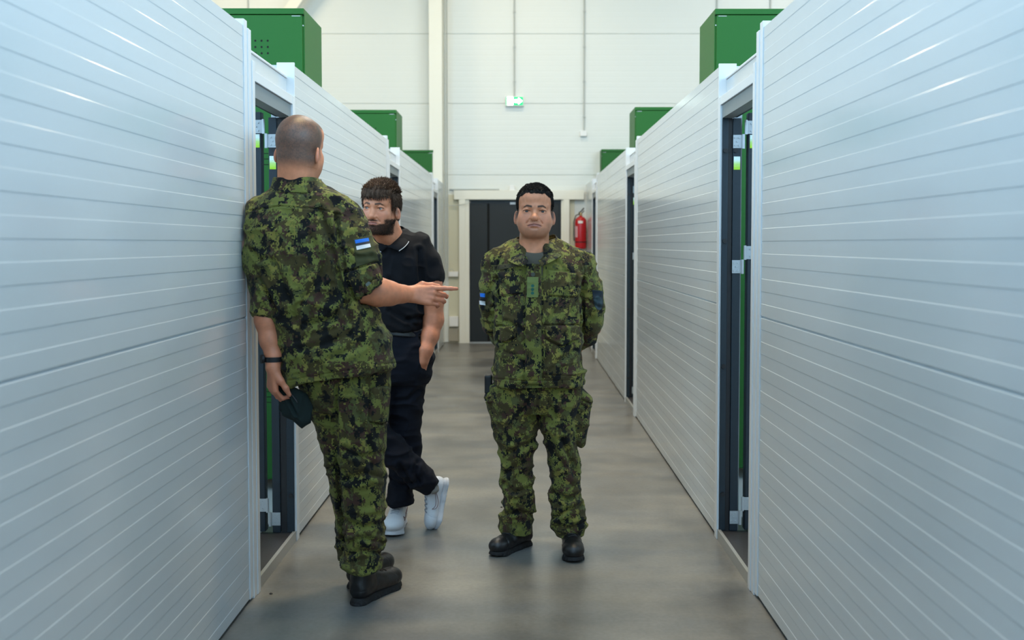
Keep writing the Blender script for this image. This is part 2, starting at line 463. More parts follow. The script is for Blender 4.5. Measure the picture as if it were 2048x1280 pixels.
for k in range(3):
    L = locker(-1.25, -1, 5.83 + k * 4.33, 2.83 if k else 2.835)
    tag(L, '%s tall green metal locker rising above the left white cabin wall' % names[k], 'locker', 'green lockers above the left wall')
    L = locker(1.19, 1, 6.12 + k * 4.2, (2.90, 2.88, 2.845)[k])
    tag(L, '%s tall green metal locker rising above the right white cabin wall' % names[k], 'locker', 'green lockers above the right wall')

# ---------------------------------------------------------------- fittings on the end wall
def bw(px, py, dy=0): return at(px, py, HY1 + dy)
def wall_box(name, px0, px1, py0, py1, dep, m, label, cat, bev=.004, off=0):
    a = bw(px0, py0); b = bw(px1, py1); c = Vector(((a.x + b.x) / 2, HY1, b.z))
    o = MB().box(a.x - c.x, b.x - c.x, -dep - off, -.0005 - off, 0, a.z - b.z).build(name, m, bevel=bev); o.location = c
    return tag(o, label, cat)
# exit sign
a = bw(1011, 194); b = bw(1047, 213)
S = empty('exit_sign', ((a.x + b.x) / 2, HY1 - .03, b.z)); tag(S, 'lit green and white exit sign with running figure and arrow on the end wall', 'exit sign')
w, hgt = b.x - a.x, a.z - b.z
MB().box(-w/2, w/2, -.03, .0295, 0, hgt).build('housing', M['plastic_w'], S, bevel=.003)
M['exit_g'] = glow('exit_green', (0.0, .75, .25, 1), 1.0); M['exit_w'] = glow('exit_white', (.85, 1, .92, 1), 14.0)
MB().box(-w/2 + .008, w/2 - .008, -.033, -.0301, .010, hgt - .008).build('panel', M['exit_g'], S)
pg = MB(); y = -.0355
def poly(pts): pg.add([(px_ * w - w/2, y, pz_ * hgt) for px_, pz_ in pts] + [(px_ * w - w/2, y + .002, pz_ * hgt) for px_, pz_ in pts],
    [tuple(range(len(pts))), tuple(range(len(pts), 2*len(pts)))[::-1]] + [(i, (i+1) % len(pts), len(pts) + (i+1) % len(pts), len(pts) + i) for i in range(len(pts))])
poly([(.10,.10),(.42,.10),(.42,.92),(.10,.92)])                                   # doorway
poly([(.50,.36),(.72,.36),(.72,.18),(.93,.52),(.72,.86),(.72,.66),(.50,.66)])      # arrow
pg.build('pictogram', M['exit_w'], S)
rg = MB(); y = -.0372
pg = rg
cx_, cz_ = .27, .74
poly([(cx_ + .045*math.cos(t*math.pi/4), cz_ + .085*math.sin(t*math.pi/4)) for t in range(8)])
poly([(.20,.62),(.30,.66),(.34,.40),(.26,.36)])
poly([(.20,.62),(.14,.48),(.17,.46),(.24,.58)])
poly([(.30,.64),(.38,.54),(.36,.50),(.29,.58)])
poly([(.26,.40),(.20,.28),(.13,.26),(.13,.21),(.22,.22),(.31,.36)])
poly([(.29,.40),(.38,.30),(.35,.14),(.31,.14),(.33,.27),(.26,.36)])
rg.build('running_figure', M['exit_g'], S)
def conduit(name, px, py0, py1, r, label):
    a = bw(px, py0); b = bw(px, py1)
    c = MB(); base = Vector((b.x, HY1 - .02, b.z))
    c.cyl((0, 0, 0), (0, 0, a.z - b.z), r, 10)
    o = c.build(name, M['conduit'], smooth=True); o.location = base
    tag(o, label, 'conduit')
    z = .2
    while z < a.z - b.z:
        MB().box(-r*1.6, r*1.6, -r*1.25, r*1.1, z, z + .02).build('clip', M['conduit'], o)
        z += .51
    return o
conduit('cable_conduit', 1029, -60, 193, .011, 'thin grey conduit running down the end wall to the exit sign')
conduit('cable_conduit', 1168, -60, 262, .011, 'thin grey conduit right of the exit sign, ending in a small junction box')
wall_box('junction_box', 1160, 1173, 262, 273, .05, M['plastic_w'], 'small pale junction box at the foot of the right conduit on the end wall', 'junction box')
conduit('cable_conduit', 500, -60, 300, .009, 'thin grey conduit on the warm lit end wall, left of the slanted white brace')
conduit('cable_conduit', 1431, -60, 300, .009, 'thin grey conduit on the end wall above the nearest right green locker')
conduit('cable_conduit', 1537, -60, 300, .009, 'rightmost thin grey conduit on the end wall, close to the right cabin wall top')
# conduits beside the column
a = at(893, -60, 14.55); b = at(893, 380, 14.55)
o = MB().cyl((0, 0, 0), (0, 0, HZ - .05 - 1.0), .011, 10).cyl((.024, 0.1, 0), (.024, 0.1, HZ - .05 - 1.0), .009, 10).build('cable_conduit', M['conduit'], smooth=True); o.location = (-1.085, 14.60, 1.0)
tag(o, 'pair of grey conduits running down beside the white column', 'conduit')
wall_box('sensor_box', 1019, 1030, 371, 382, .04, M['plastic_w'], 'tiny white sensor box on the end wall above the dark double door', 'sensor', off=.031)
S2 = wall_box('wall_socket', 898, 917, 543, 553, .06, M['plastic_w'], 'white double power socket left of the dark double door', 'socket', off=.021)
wall_box('switch_box', 899, 917, 632, 652, .07, M['plastic_w'], 'white cable box low on the wall left of the dark double door', 'box', off=.021)
wall_box('access_hatch', 898, 917, 655, 682, .03, mat('hatch_paint', (.36, .33, .26, 1), .5), 'brown grey hatch at floor level left of the dark double door', 'hatch', off=.021)
ca = MB().tube([at(899, 541, 14.70), at(902, 538, 14.70), at(905, 539, 14.72), at(908, 543, 14.74)], .005, 6).build('power_cable', M['conduit'], smooth=True)
tag(ca, 'thin grey cable looping to the double socket on the end wall', 'cable')
ca = MB().tube([at(897, 411, 14.72), at(905, 411.5, 14.72), at(915, 410.5, 14.69), at(925, 409, 14.68), at(935, 407, 14.68), at(941, 404, 14.68)], .005, 6).build('door_cable', M['conduit'], smooth=True)
tag(ca, 'thin grey cable running to the top corner of the dark double door', 'cable')

# fire extinguisher
ex = at(1161, 498, 14.62); X = empty('fire_extinguisher', (ex.x, 14.60, ex.z)); tag(X, 'red fire extinguisher hung on the end wall right of the dark double door', 'fire extinguisher')
pr = [(.001, 0), (.07, 0), (.083, .012), (.085, .03), (.085, .40), (.078, .435), (.055, .46), (.025, .475), (.022, .49), (.001, .49)]
MB().lathe(pr, (0, 0, 0), 28).build('cylinder', M['red'], X, smooth=True)
MB().lathe([(.001, .4905), (.022, .4905), (.022, .52), (.016, .53), (.001, .53)], (0, 0, 0), 16).build('valve', mat('brass', (.35, .25, .12, 1), .3, .8), X, smooth=True)
MB().tube([(-.03, 0, .525), (.0, 0, .545), (.05, 0, .60)], .009, 8).tube([(-.03, 0, .51), (.01, -.01, .52), (.05, -.01, .56)], .007, 8).build('handle', M['black'], X, smooth=True)
MB().tube([(-.01, -.02, .515), (-.07, -.04, .49), (-.102, -.045, .40), (-.102, -.045, .2), (-.097, -.04, .12)], .009, 8).build('hose', M['black'], X, smooth=True)
MB().lathe([(.0861, .095), (.0875, .096), (.0875, .108), (.0861, .109)], (0, 0, 0), 28).build('strap', M['black'], X, smooth=True)
def curved_label(z0, z1, a0, a1, r, nm, m):
    n = 8; vs = []
    for rr in (r, r + .0008):
        for z in (z0, z1):
            for i in range(n + 1):
                t = R(a0 + (a1 - a0) * i / n); vs.append((rr * math.sin(t), -rr * math.cos(t), z))
    k = n + 1; fs = []
    for i in range(n):
        fs += [(2*k+i, 2*k+i+1, 3*k+i+1, 3*k+i), (i, k+i, k+i+1, i+1), (i, i+1, 2*k+i+1, 2*k+i), (k+i, 3*k+i, 3*k+i+1, k+i+1)]
    fs += [(0, 2*k, 3*k, k), (n, k+n, 3*k+n, 2*k+n)]
    return MB().add(vs, fs).build(nm, m, X)
curved_label(.375, .41, -30, 18, .0855, 'label', M['plastic_w'])
curved_label(.17, .33, -75, -35, .0855, 'label', mat('faded_label', (.62, .35, .38, 1), .4))
MB().box(-.02, .02, .0876, .198, .25, .33).build('bracket', M['black'], X)

# ceiling lamps that light the back of the hall
for i, (x, y) in enumerate(((0.0, 12.6), (-4.3, 12.6), (4.3, 12.6), (0.0, 8.7), (0.0, 5.0))):
    o = empty('ceiling_lamp', (x, y, HZ - .25))
    tag(o, ['long hall lamp hung under the ceiling straight above the far double door', 'long hall lamp hung under the ceiling above the farthest left green locker', 'long hall lamp hung under the ceiling above the farthest right green locker', 'long hall lamp hung over the corridor behind the third pair of doorways', 'long hall lamp hung over the corridor right above the three men'][i], 'lamp', 'hall lamps under the ceiling')
    MB().box(-.8, .8, -.12, .12, .0, .06).build('housing', M['plastic_w'], o)
    MB().box(-.78, .78, -.10, .10, -.01, -.0005).build('diffuser', M['lamp'], o)
    [MB().cyl((q, 0, .061), (q, 0, .2495), .004).build('hanger', M['steel'], o) for q in (-.5, .5)]
# small dark specks of dirt on the floor
for px_, py_ in ((542, 1188), (1003, 1015)):
    p = on_floor(px_, py_)
    o = MB().lathe([(.001, 0), (.007, .001), (.006, .004), (.001, .006)], (0, 0, 0), 7).build('floor_crumb', M['black'], smooth=True); o.location = p
    tag(o, 'tiny dark crumb on the concrete floor ' + ('by the near left doorway' if px_ < 800 else 'beside the leg of the forward facing man'), 'crumb')
# ================================================================ solid sculpting toolkit (distance fields -> meshes)
_rng = np.random.RandomState(7)
_LAT = _rng.rand(64, 64, 64).astype(np.float32)
def vnoise(P, f, seed=0):
    """smooth value noise in 0..1; f is a frequency or a triple"""
    q = P * np.asarray(f, dtype=np.float64) + seed * 17.31 + 100
    i = np.floor(q).astype(np.int64); t = q - i; t = t * t * (3 - 2 * t)
    i0 = i & 63; i1 = (i + 1) & 63
    def L(a, b, c): return _LAT[a, b, c]
    x0, y0, z0 = i0.T; x1, y1, z1 = i1.T; tx, ty, tz = t.T
    a = L(x0,y0,z0)*(1-tx)+L(x1,y0,z0)*tx; b = L(x0,y1,z0)*(1-tx)+L(x1,y1,z0)*tx
    c = L(x0,y0,z1)*(1-tx)+L(x1,y0,z1)*tx; d = L(x0,y1,z1)*(1-tx)+L(x1,y1,z1)*tx
    return (a*(1-ty)+b*ty)*(1-tz) + (c*(1-ty)+d*ty)*tz

def smin(a, b, k):
    if k <= 0: return np.minimum(a, b)
    h = np.maximum(k - np.abs(a - b), 0) / k
    return np.minimum(a, b) - h * h * k * .25
def smax(a, b, k): return -smin(-a, -b, k)
def sstep(a, b, x):
    t = np.clip((x - a) / (b - a), 0, 1); return t * t * (3 - 2 * t)

class Field:
    def __init__(s, lo, hi, h):
        s.lo = np.array(lo, float); s.h = h
        n = np.ceil((np.array(hi, float) - s.lo) / h).astype(int) + 1
        s.ax = [(s.lo[i] + h * np.arange(n[i])).astype(np.float32) for i in range(3)]
        s.d = np.full(tuple(n), 1.0, np.float32)
    def op(s, fn, lo, hi, k=0, mode='add'):
        sl = []
        for i in range(3):
            a = int(np.searchsorted(s.ax[i], lo[i] - k - 2 * s.h)); b = int(np.searchsorted(s.ax[i], hi[i] + k + 2 * s.h))
            if b <= a: return s
            sl.append(slice(a, b))
        sl = tuple(sl)
        X = s.ax[0][sl[0]][:, None, None]; Y = s.ax[1][sl[1]][None, :, None]; Z = s.ax[2][sl[2]][None, None, :]
        v = fn(X, Y, Z).astype(np.float32); cur = s.d[sl]
        if mode == 'add': s.d[sl] = smin(cur, v, k)
        elif mode == 'sub': s.d[sl] = smax(cur, -v, k)
        else: s.d[sl] = smax(cur, v, k)
        return s
    def everywhere(s): return [a[0] for a in s.ax], [a[-1] for a in s.ax]
    def sph(s, c, r, k=0, mode='add'): return s.ell(c, (r, r, r), k, mode)
    def ell(s, c, r, k=0, mode='add', rot=None):
        c = np.array(c, float); r = np.array(r, float); m = max(r)
        Rm = None if rot is None else np.array(rot.transposed())
        def fn(X, Y, Z):
            x, y, z = X - c[0], Y - c[1], Z - c[2]
            if Rm is not None: x, y, z = [Rm[i,0]*x + Rm[i,1]*y + Rm[i,2]*z for i in range(3)]
            k0 = np.sqrt((x/r[0])**2 + (y/r[1])**2 + (z/r[2])**2) + 1e-5
            k1 = np.sqrt((x/r[0]**2)**2 + (y/r[1]**2)**2 + (z/r[2]**2)**2) + 1e-4
            return k0 * (k0 - 1) / k1
        return s.op(fn, c - m, c + m, k, mode)
    def cone(s, a, b, r1, r2, k=0, mode='add', flat=None, fs=1.0):
        a = np.array(a, float); b = np.array(b, float); ba = b - a; L2 = max(float(ba @ ba), 1e-9)
        if flat is not None: n = np.array(flat, float); n /= np.linalg.norm(n)
        def fn(X, Y, Z):
            x, y, z = X - a[0], Y - a[1], Z - a[2]
            t = np.clip((x*ba[0] + y*ba[1] + z*ba[2]) / L2, 0, 1)
            x, y, z = x - t*ba[0], y - t*ba[1], z - t*ba[2]
            q = x*x + y*y + z*z
            if flat is not None:
                c = x*n[0] + y*n[1] + z*n[2]; q = q + c*c*(1/fs**2 - 1)
                r = r1 + (r2 - r1) * t
                return (np.sqrt(q) - r) * (fs if fs < 1 else 1)
            return np.sqrt(q) - (r1 + (r2 - r1) * t)
        m = max(r1, r2) * max(1, fs)
        return s.op(fn, np.minimum(a, b) - m, np.maximum(a, b) + m, k, mode)
    def chain(s, pts, k=.01, **kw):
        """pts: list of (point, radius)"""
        for (a, r1), (b, r2) in zip(pts[:-1], pts[1:]): s.cone(a, b, r1, r2, k, **kw)
        return s
    def zloft(s, rings, k=0, mode='add', p=2.0):
        """rings: (z, cx, cy, rx, ry); superelliptic sections stacked in z"""
        A = np.array(sorted(rings), float)
        zs = s.ax[2].astype(float)
        # gentle smoothing of the profile
        zf = np.clip(zs, A[0,0], A[-1,0])
        prm = [np.interp(zf, A[:,0], A[:,i]) for i in range(1, 5)]
        w = max(1, int(.012 / s.h)); ker = np.ones(2*w+1) / (2*w+1)
        prm = [np.convolve(np.pad(q, w, mode='edge'), ker, 'valid') for q in prm]
        prm = [q.astype(np.float32) for q in prm]
        i0 = np.searchsorted(zs, A[0,0] - k - 3*s.h); i1 = np.searchsorted(zs, A[-1,0] + k + 3*s.h)
        def fn(X, Y, Z):
            j = np.searchsorted(s.ax[2], Z[0,0,0]); n = Z.shape[2]
            cx, cy, rx, ry = [q[j:j+n][None,None,:] for q in prm]
            u = np.abs((X - cx) / rx); v = np.abs((Y - cy) / ry)
            q = (u**p + v**p) ** (1/p)
            d = (q - 1) * np.minimum(rx, ry)
            return np.maximum(d, np.maximum(A[0,0] - Z, Z - A[-1,0]))
        lo = [min(A[:,1]-A[:,3]), min(A[:,2]-A[:,4]), A[0,0]]; hi = [max(A[:,1]+A[:,3]), max(A[:,2]+A[:,4]), A[-1,0]]
        return s.op(fn, lo, hi, k, mode)
    def cut(s, point, normal, k=0):
        """remove the side the normal points to"""
        p = np.array(point, float); n = np.array(normal, float); n /= np.linalg.norm(n)
        lo, hi = s.everywhere()
        return s.op(lambda X, Y, Z: (X-p[0])*n[0] + (Y-p[1])*n[1] + (Z-p[2])*n[2], lo, hi, k, 'int')
    def surface(s):
        """surface nets"""
        d = s.d; sg = d < 0
        n = np.array(d.shape) - 1
        c = np.zeros(tuple(n), np.int8); 
        for i in (0, 1):
            for j in (0, 1):
                for k in (0, 1): c += sg[i:n[0]+i, j:n[1]+j, k:n[2]+k]
        act = (c > 0) & (c < 8)
        idx = np.argwhere(act); ids = np.full(tuple(n), -1, np.int64); ids[tuple(idx.T)] = np.arange(len(idx))
        acc = np.zeros((len(idx), 3)); cnt = np.zeros(len(idx))
        cor = [(i, j, k) for i in (0,1) for j in (0,1) for k in (0,1)]
        for a in cor:
            for ax_ in range(3):
                if a[ax_]: continue
                b = list(a); b[ax_] = 1
                va = d[idx[:,0]+a[0], idx[:,1]+a[1], idx[:,2]+a[2]]; vb = d[idx[:,0]+b[0], idx[:,1]+b[1], idx[:,2]+b[2]]
                m = (va < 0) != (vb < 0)
                t = np.where(m, va / np.where(m, va - vb, 1), 0)
                p = np.array(a, float)[None].repeat(len(idx), 0); p[:, ax_] += t
                acc += p * m[:, None]; cnt += m
        V = (idx + acc / cnt[:, None]) * s.h + s.lo
        Q = []
        for ax_ in range(3):
            o1, o2 = [(1, 2), (2, 0), (0, 1)][ax_]
            sa = [slice(1, -1)] * 3; sb = [slice(1, -1)] * 3
            sa[ax_] = slice(0, -1); sb[ax_] = slice(1, None)
            A = sg[tuple(sa)]; B = sg[tuple(sb)]
            e = np.argwhere(A != B)
            flip = A[tuple(e.T)]
            base = e.copy(); 
            for o in (o1, o2): base[:, o] += 1
            def cell(du, dv):
                q = base.copy(); q[:, o1] -= du; q[:, o2] -= dv; return ids[tuple(q.T)]
            q = np.stack([cell(1, 1), cell(0, 1), cell(0, 0), cell(1, 0)], 1)
            q = np.where(flip[:, None], q, q[:, ::-1]); Q.append(q)
        Q = np.concatenate(Q); Q = Q[(Q >= 0).all(1)]
        return V, Q

def normals(V, Q):
    a, b, c, d = [V[Q[:, i]] for i in range(4)]
    fn = np.cross(c - a, d - b); N = np.zeros_like(V)
    for i in range(4):
        for j in range(3): N[:, j] += np.bincount(Q[:, i], fn[:, j], len(V))
    return N / (np.linalg.norm(N, axis=1, keepdims=True) + 1e-12)

def relax(V, Q, it=1, w=.5):
    for _ in range(it):
        S = np.zeros_like(V); C = np.zeros(len(V))
        for i in range(4):
            for o in (1, 3):
                for j in range(3): S[:, j] += np.bincount(Q[:, i], V[Q[:, (i + o) % 4], j], len(V))
                C += np.bincount(Q[:, i], minlength=len(V))
        V = V * (1 - w) + w * S / np.maximum(C, 1)[:, None]
    return V

def merge(parts):
    Vs, Qs, Cs, n = [], [], [], 0
    for p in parts:
        Vs.append(p[0]); Qs.append(p[1] + n); n += len(p[0]); Cs.append(p[2] if len(p) > 2 and p[2] is not None else None)
    return np.concatenate(Vs), np.concatenate(Qs), Cs

def mesh_np(name, V, Q, mat_, parent=None, color=None, origin=None):
    if origin is not None: V = V - np.array(origin)
    me = bpy.data.meshes.new(name)
    me.vertices.add(len(V)); me.vertices.foreach_set('co', V.astype(np.float32).ravel())
    me.loops.add(Q.size); me.loops.foreach_set('vertex_index', Q.astype(np.int32).ravel())
    me.polygons.add(len(Q)); k = Q.shape[1]
    me.polygons.foreach_set('loop_start', np.arange(0, Q.size, k, dtype=np.int32))
    me.update(calc_edges=True)
    me.polygons.foreach_set('use_smooth', np.ones(len(Q), bool))
    if color is not None:
        at_ = me.color_attributes.new('Col', 'FLOAT_COLOR', 'POINT')
        c4 = np.ones((len(V), 4), np.float32); c4[:, :3] = color
        at_.data.foreach_set('color', c4.ravel())
    me.validate(); me.materials.append(mat_)
    o = bpy.data.objects.new(name, me); COL.objects.link(o)
    if parent is not None: o.parent = parent
    return o

def seg_dist(P2, pl, closed=False):
    """distance (px) from 2-D points to a polyline"""
    pl = np.array(pl, float); best = np.full(len(P2), 1e9)
    n = len(pl); rng_ = range(n if closed else n - 1)
    for i in rng_:
        a, b = pl[i], pl[(i + 1) % n]; ba = b - a
        t = np.clip(((P2 - a) @ ba) / max(ba @ ba, 1e-9), 0, 1)
        best = np.minimum(best, np.linalg.norm(P2 - a - t[:, None] * ba, axis=1))
    return best
def in_poly(P2, poly):
    x, y = P2.T; c = np.zeros(len(P2), bool); n = len(poly)
    for i in range(n):
        x1, y1 = poly[i]; x2, y2 = poly[(i + 1) % n]
        if y1 == y2: continue
        c ^= ((y1 > y) != (y2 > y)) & (x < (x2 - x1) * (y - y1) / (y2 - y1) + x1)
    return c

class Cloth:
    """garment mesh in the making: folds, seams and pocket edges are pressed into its surface"""
    def __init__(s, V, Q): s.V, s.Q = V, Q; s.N = normals(V, Q)
    def ridged(s, f, amp, seed=0, mask=None, sharp=1.5):
        n = 1 - np.abs(2 * vnoise(s.V, f, seed) - 1); n = n ** (sharp * 1.5) - .33; amp = amp * 1.75
        if mask is not None: n = n * mask
        s.V = s.V + s.N * (n * amp)[:, None]; return s
    def soft(s, f, amp, seed=0, mask=None):
        n = vnoise(s.V, f, seed) - .5
        if mask is not None: n = n * mask
        s.V = s.V + s.N * (n * amp)[:, None]; return s
    def renorm(s): s.N = normals(s.V, s.Q); return s
    def front(s):
        P2, d = to_px(s.V); view = np.array([0, 0, CAMH]) - s.V
        view /= np.linalg.norm(view, axis=1, keepdims=True)
        return P2, np.clip((s.N * view).sum(1) * 4 + .4, 0, 1)
    def crease(s, pl, depth=.004, w=2.0, rim=.4):
        depth = depth * 1.5; P2, fr = s.front(); e = seg_dist(P2, pl)
        off = -depth * np.exp(-(e / w) ** 2) + depth * rim * np.exp(-((e - 2.2 * w) / w) ** 2)
        s.V = s.V + s.N * (off * fr)[:, None]; return s
    def emboss(s, poly, amt=.004, w=1.6):
        amt = amt * 2.0; P2, fr = s.front(); e = seg_dist(P2, poly, True); sg = np.where(in_poly(P2, poly), 1, -1) * e
        off = amt * sstep(-w * .5, w * .5, sg) - amt * .8 * np.exp(-((sg + w) / w) ** 2)
        s.V = s.V + s.N * (off * fr)[:, None]; return s
    def done(s, name, m, parent, color=None, origin=None):
        return mesh_np(name, s.V, s.Q, m, parent, color, origin)

def conform(name, target_V, target_Q, quad, nu, nv, m, parent, lift=.0015, thick=.0015, origin=None, mask=None, color=None):
    """thin cloth piece that follows the garment below it; quad = four corner pixels (tl, tr, br, bl)"""
    bv = BVHTree.FromPolygons([tuple(v) for v in target_V], [tuple(int(i) for i in q) for q in target_Q]) if not isinstance(target_V, BVHTree) else target_V
    q = np.array(quad, float); o = Vector((0, 0, CAMH)); top = []; uv = []
    for j in range(nv + 1):
        for i in range(nu + 1):
            u, v = i / nu, j / nv
            p = (q[0]*(1-u)+q[1]*u)*(1-v) + (q[3]*(1-u)+q[2]*u)*v
            t = at(p[0], p[1], 5.0); d = (t - o).normalized()
            h = bv.ray_cast(o, d)
            if h[0] is None: top.append(None); uv.append((u, v)); continue
            nn = h[1] if h[1].dot(d) < 0 else -h[1]
            top.append((h[0] - d * lift, d)); uv.append((u, v))
    V = []; mp = {}
    for i, t in enumerate(top):
        if t is not None: mp[i] = len(V); V.append(t[0])
    n = len(V); V2 = V + [None] * n
    for i, t in enumerate(top):
        if t is not None: V2[n + mp[i]] = t[0] + t[1] * (thick + lift)
    F = []; M_ = nu + 1; edge = {}
    for j in range(nv):
        for i in range(nu):
            ids = [j*M_+i, j*M_+i+1, (j+1)*M_+i+1, (j+1)*M_+i]
            if any(k not in mp for k in ids): continue
            if mask is not None and not mask((i + .5) / nu, (j + .5) / nv): continue
            f = [mp[k] for k in ids]; F.append(tuple(f[::-1])); F.append(tuple(k + n for k in f))
            for a, b in zip(f, f[1:] + f[:1]):
                if (b, a) in edge: del edge[(b, a)]
                else: edge[(a, b)] = 1
    for a, b in edge: F.append((a, b, b + n, a + n))
    Va = np.array([tuple(v) for v in V2]); used = sorted({i for f in F for i in f}); rm = {k: i for i, k in enumerate(used)}
    if not used: return None
    Q = np.array([[rm[i] for i in f] for f in F]); Vb = Va[used]
    uvs = [uv[k] for k in mp]; cc = None
    if color is not None:
        allc = np.array([color(*w) for w in uvs]); cc = np.concatenate([allc, allc])[used]
    return mesh_np(name, Vb, Q, m, parent, cc, origin)

def project_line(bv, pl, lift=.002, steps=1):
    o = Vector((0, 0, CAMH)); out = []
    for k in range(len(pl) - 1):
        for i in range(steps):
            t = i / steps; x = pl[k][0]*(1-t) + pl[k+1][0]*t; y = pl[k][1]*(1-t) + pl[k+1][1]*t
            d = (at(x, y, 5.0) - o).normalized(); h = bv.ray_cast(o, d)
            if h[0] is not None: out.append(h[0] - d * lift)
    d = (at(pl[-1][0], pl[-1][1], 5.0) - o).normalized(); h = bv.ray_cast(o, d)
    if h[0] is not None: out.append(h[0] - d * lift)
    return out
def bvh(V, Q): return BVHTree.FromPolygons([tuple(v) for v in V], [tuple(int(i) for i in q) for q in Q])

# ---------------------------------------------------------------- cloth, skin and leather materials
def vcol(name, rough=.5, bump=0, bscale=400, **kw):
    t = NT(name); a = t.n('VertexColor', layer_name='Col')
    t.set(Base_Color=a.outputs[0], Roughness=rough, **kw)
    if bump:
        c = t.n('TexCoord'); no = t.n('TexNoise', i_Vector=c.outputs['Object'], i_Scale=bscale, i_Detail=3.0)
        t.set(Normal=t.n('Bump', i_Height=no.outputs[0], i_Strength=bump, i_Distance=.002).outputs[0])
    return t.m
def camo_mat(name, seed, gain=1.0):
    t = NT(name)
    c = t.n('TexCoord')
    sn = t.n('VectorMath', operation='SNAP', i_0=c.outputs['Object'], i_1=(.0046, .0046, .0046))
    def layer(off, scale, thr, det=6.0, rough=.68, sz=(1, 1, 1)):
        mp = t.n('Mapping', i_Vector=sn.outputs[0]); mp.inputs['Location'].default_value = (off + seed, off * 1.7, off * .6); mp.inputs['Scale'].default_value = sz
        n = t.n('TexNoise', i_Vector=mp.outputs[0], i_Scale=scale, i_Detail=det, i_Roughness=rough)
        return t.n('Math', operation='GREATER_THAN', i_0=n.outputs[0], i_1=thr).outputs[0]
    base = t.n('RGB'); base.outputs[0].default_value = tuple(v * gain for v in (.058, .046, .015)) + (1,)
    cur = base.outputs[0]
    for off, sc, thr, col, sz in ((31, 11.5, .545, (.058, .028, .020), (1, 1, 1.3)), (3, 15.5, .520, (.150, .160, .036), (1, 1, .85)),
                                  (57, 20.0, .575, (.082, .088, .030), (1, 1, 1)), (77, 24.0, .585, (.225, .200, .045), (1, 1, 1)), (12, 17.0, .556, (.0050, .0055, .0055), (1.1, 1, .9))):
        mx = t.n('Mix', data_type='RGBA', i_0=layer(off, sc, thr, sz=sz)); mx.inputs[7].default_value = tuple(v * gain for v in col) + (1,)
        t.l(cur, mx.inputs[6]); cur = mx.outputs[2]
    w = t.n('TexNoise', i_Vector=c.outputs['Object'], i_Scale=900.0, i_Detail=1.0)
    w2 = t.n('TexNoise', i_Vector=c.outputs['Object'], i_Scale=38.0, i_Detail=3.0, i_Roughness=.6)
    ad = t.n('Math', operation='MULTIPLY_ADD', i_0=w2.outputs[0], i_1=3.5, i_2=w.outputs[0])
    b = t.n('Bump', i_Height=ad.outputs[0], i_Strength=.5, i_Distance=.003)
    t.set(Base_Color=cur, Roughness=.85, Normal=b.outputs[0]); t.b.inputs['Specular IOR Level'].default_value = .25
    t.b.inputs['Sheen Weight'].default_value = .05
    return t.m
def cloth_mat(name, col, rough=.9, s=500, st=.25):
    t = NT(name); c = t.n('TexCoord')
    w = t.n('TexNoise', i_Vector=c.outputs['Object'], i_Scale=float(s), i_Detail=2.0)
    w2 = t.n('TexNoise', i_Vector=c.outputs['Object'], i_Scale=30.0, i_Detail=3.0)
    ad = t.n('Math', operation='MULTIPLY_ADD', i_0=w2.outputs[0], i_1=2.0, i_2=w.outputs[0])
    b = t.n('Bump', i_Height=ad.outputs[0], i_Strength=st, i_Distance=.003)
    t.set(Base_Color=col, Roughness=rough, Normal=b.outputs[0]); t.b.inputs['Specular IOR Level'].default_value = .3
    return t.m
M['camo'] = camo_mat('digital_camouflage_cloth', 0.0)
M['camo2'] = camo_mat('digital_camouflage_cloth_second', 4.3)
def skin_mat():
    t = NT('skin'); a = t.n('VertexColor', layer_name='Col'); c = t.n('TexCoord')
    n = t.n('TexNoise', i_Vector=c.outputs['Object'], i_Scale=260.0, i_Detail=2.0)
    n2 = t.n('TexNoise', i_Vector=c.outputs['Object'], i_Scale=45.0, i_Detail=2.0)
    r = t.n('MapRange', i_Value=n2.outputs[0], i_1=.3, i_2=.7, i_3=.90, i_4=1.08)
    mx = t.n('VectorMath', operation='SCALE', i_0=a.outputs[0], i_Scale=r.outputs[0])
    b = t.n('Bump', i_Height=n.outputs[0], i_Strength=.18, i_Distance=.001)
    t.set(Base_Color=mx.outputs[0], Roughness=.48, Normal=b.outputs[0])
    t.b.inputs['Subsurface Weight'].default_value = .12; t.b.inputs['Subsurface Radius'].default_value = (.012, .005, .003); t.b.inputs['Subsurface Scale'].default_value = 1.0
    return t.m
M['skin'] = skin_mat()
M['hair'] = vcol('hair', .7, .5, 300); M['hair'].node_tree.nodes['Principled BSDF'].inputs['Specular IOR Level'].default_value = .25
M['eye'] = vcol('eye', .12)
M['vc'] = vcol('embroidered_patch', .8, .3, 700)
M['leather'] = mat('black_boot_leather', (.006, .006, .007, 1), .40, bump=.25, bscale=220)
M['rubber'] = mat('black_rubber', (.005, .005, .006, 1), .75, bump=.3)
M['lace'] = mat('black_lace', (.02, .02, .02, 1), .7)
M['sneaklace'] = mat('grey_white_lace', (.36, .37, .40, 1), .8)
M['wleather'] = mat('white_shoe_leather', (.62, .63, .66, 1), .45, bump=.15)
M['wsole'] = mat('white_rubber_sole', (.52, .53, .56, 1), .55, bump=.2, bscale=120)
M['navycloth'] = cloth_mat('navy_chino_cloth', (.0030, .0042, .0100, 1))
M['polo'] = cloth_mat('black_pique_cotton', (.0024, .0028, .0052, 1), s=900)
M['tee'] = cloth_mat('grey_olive_undershirt', (.085, .077, .060, 1), s=900)

SKIN = np.array((.62, .265, .145))
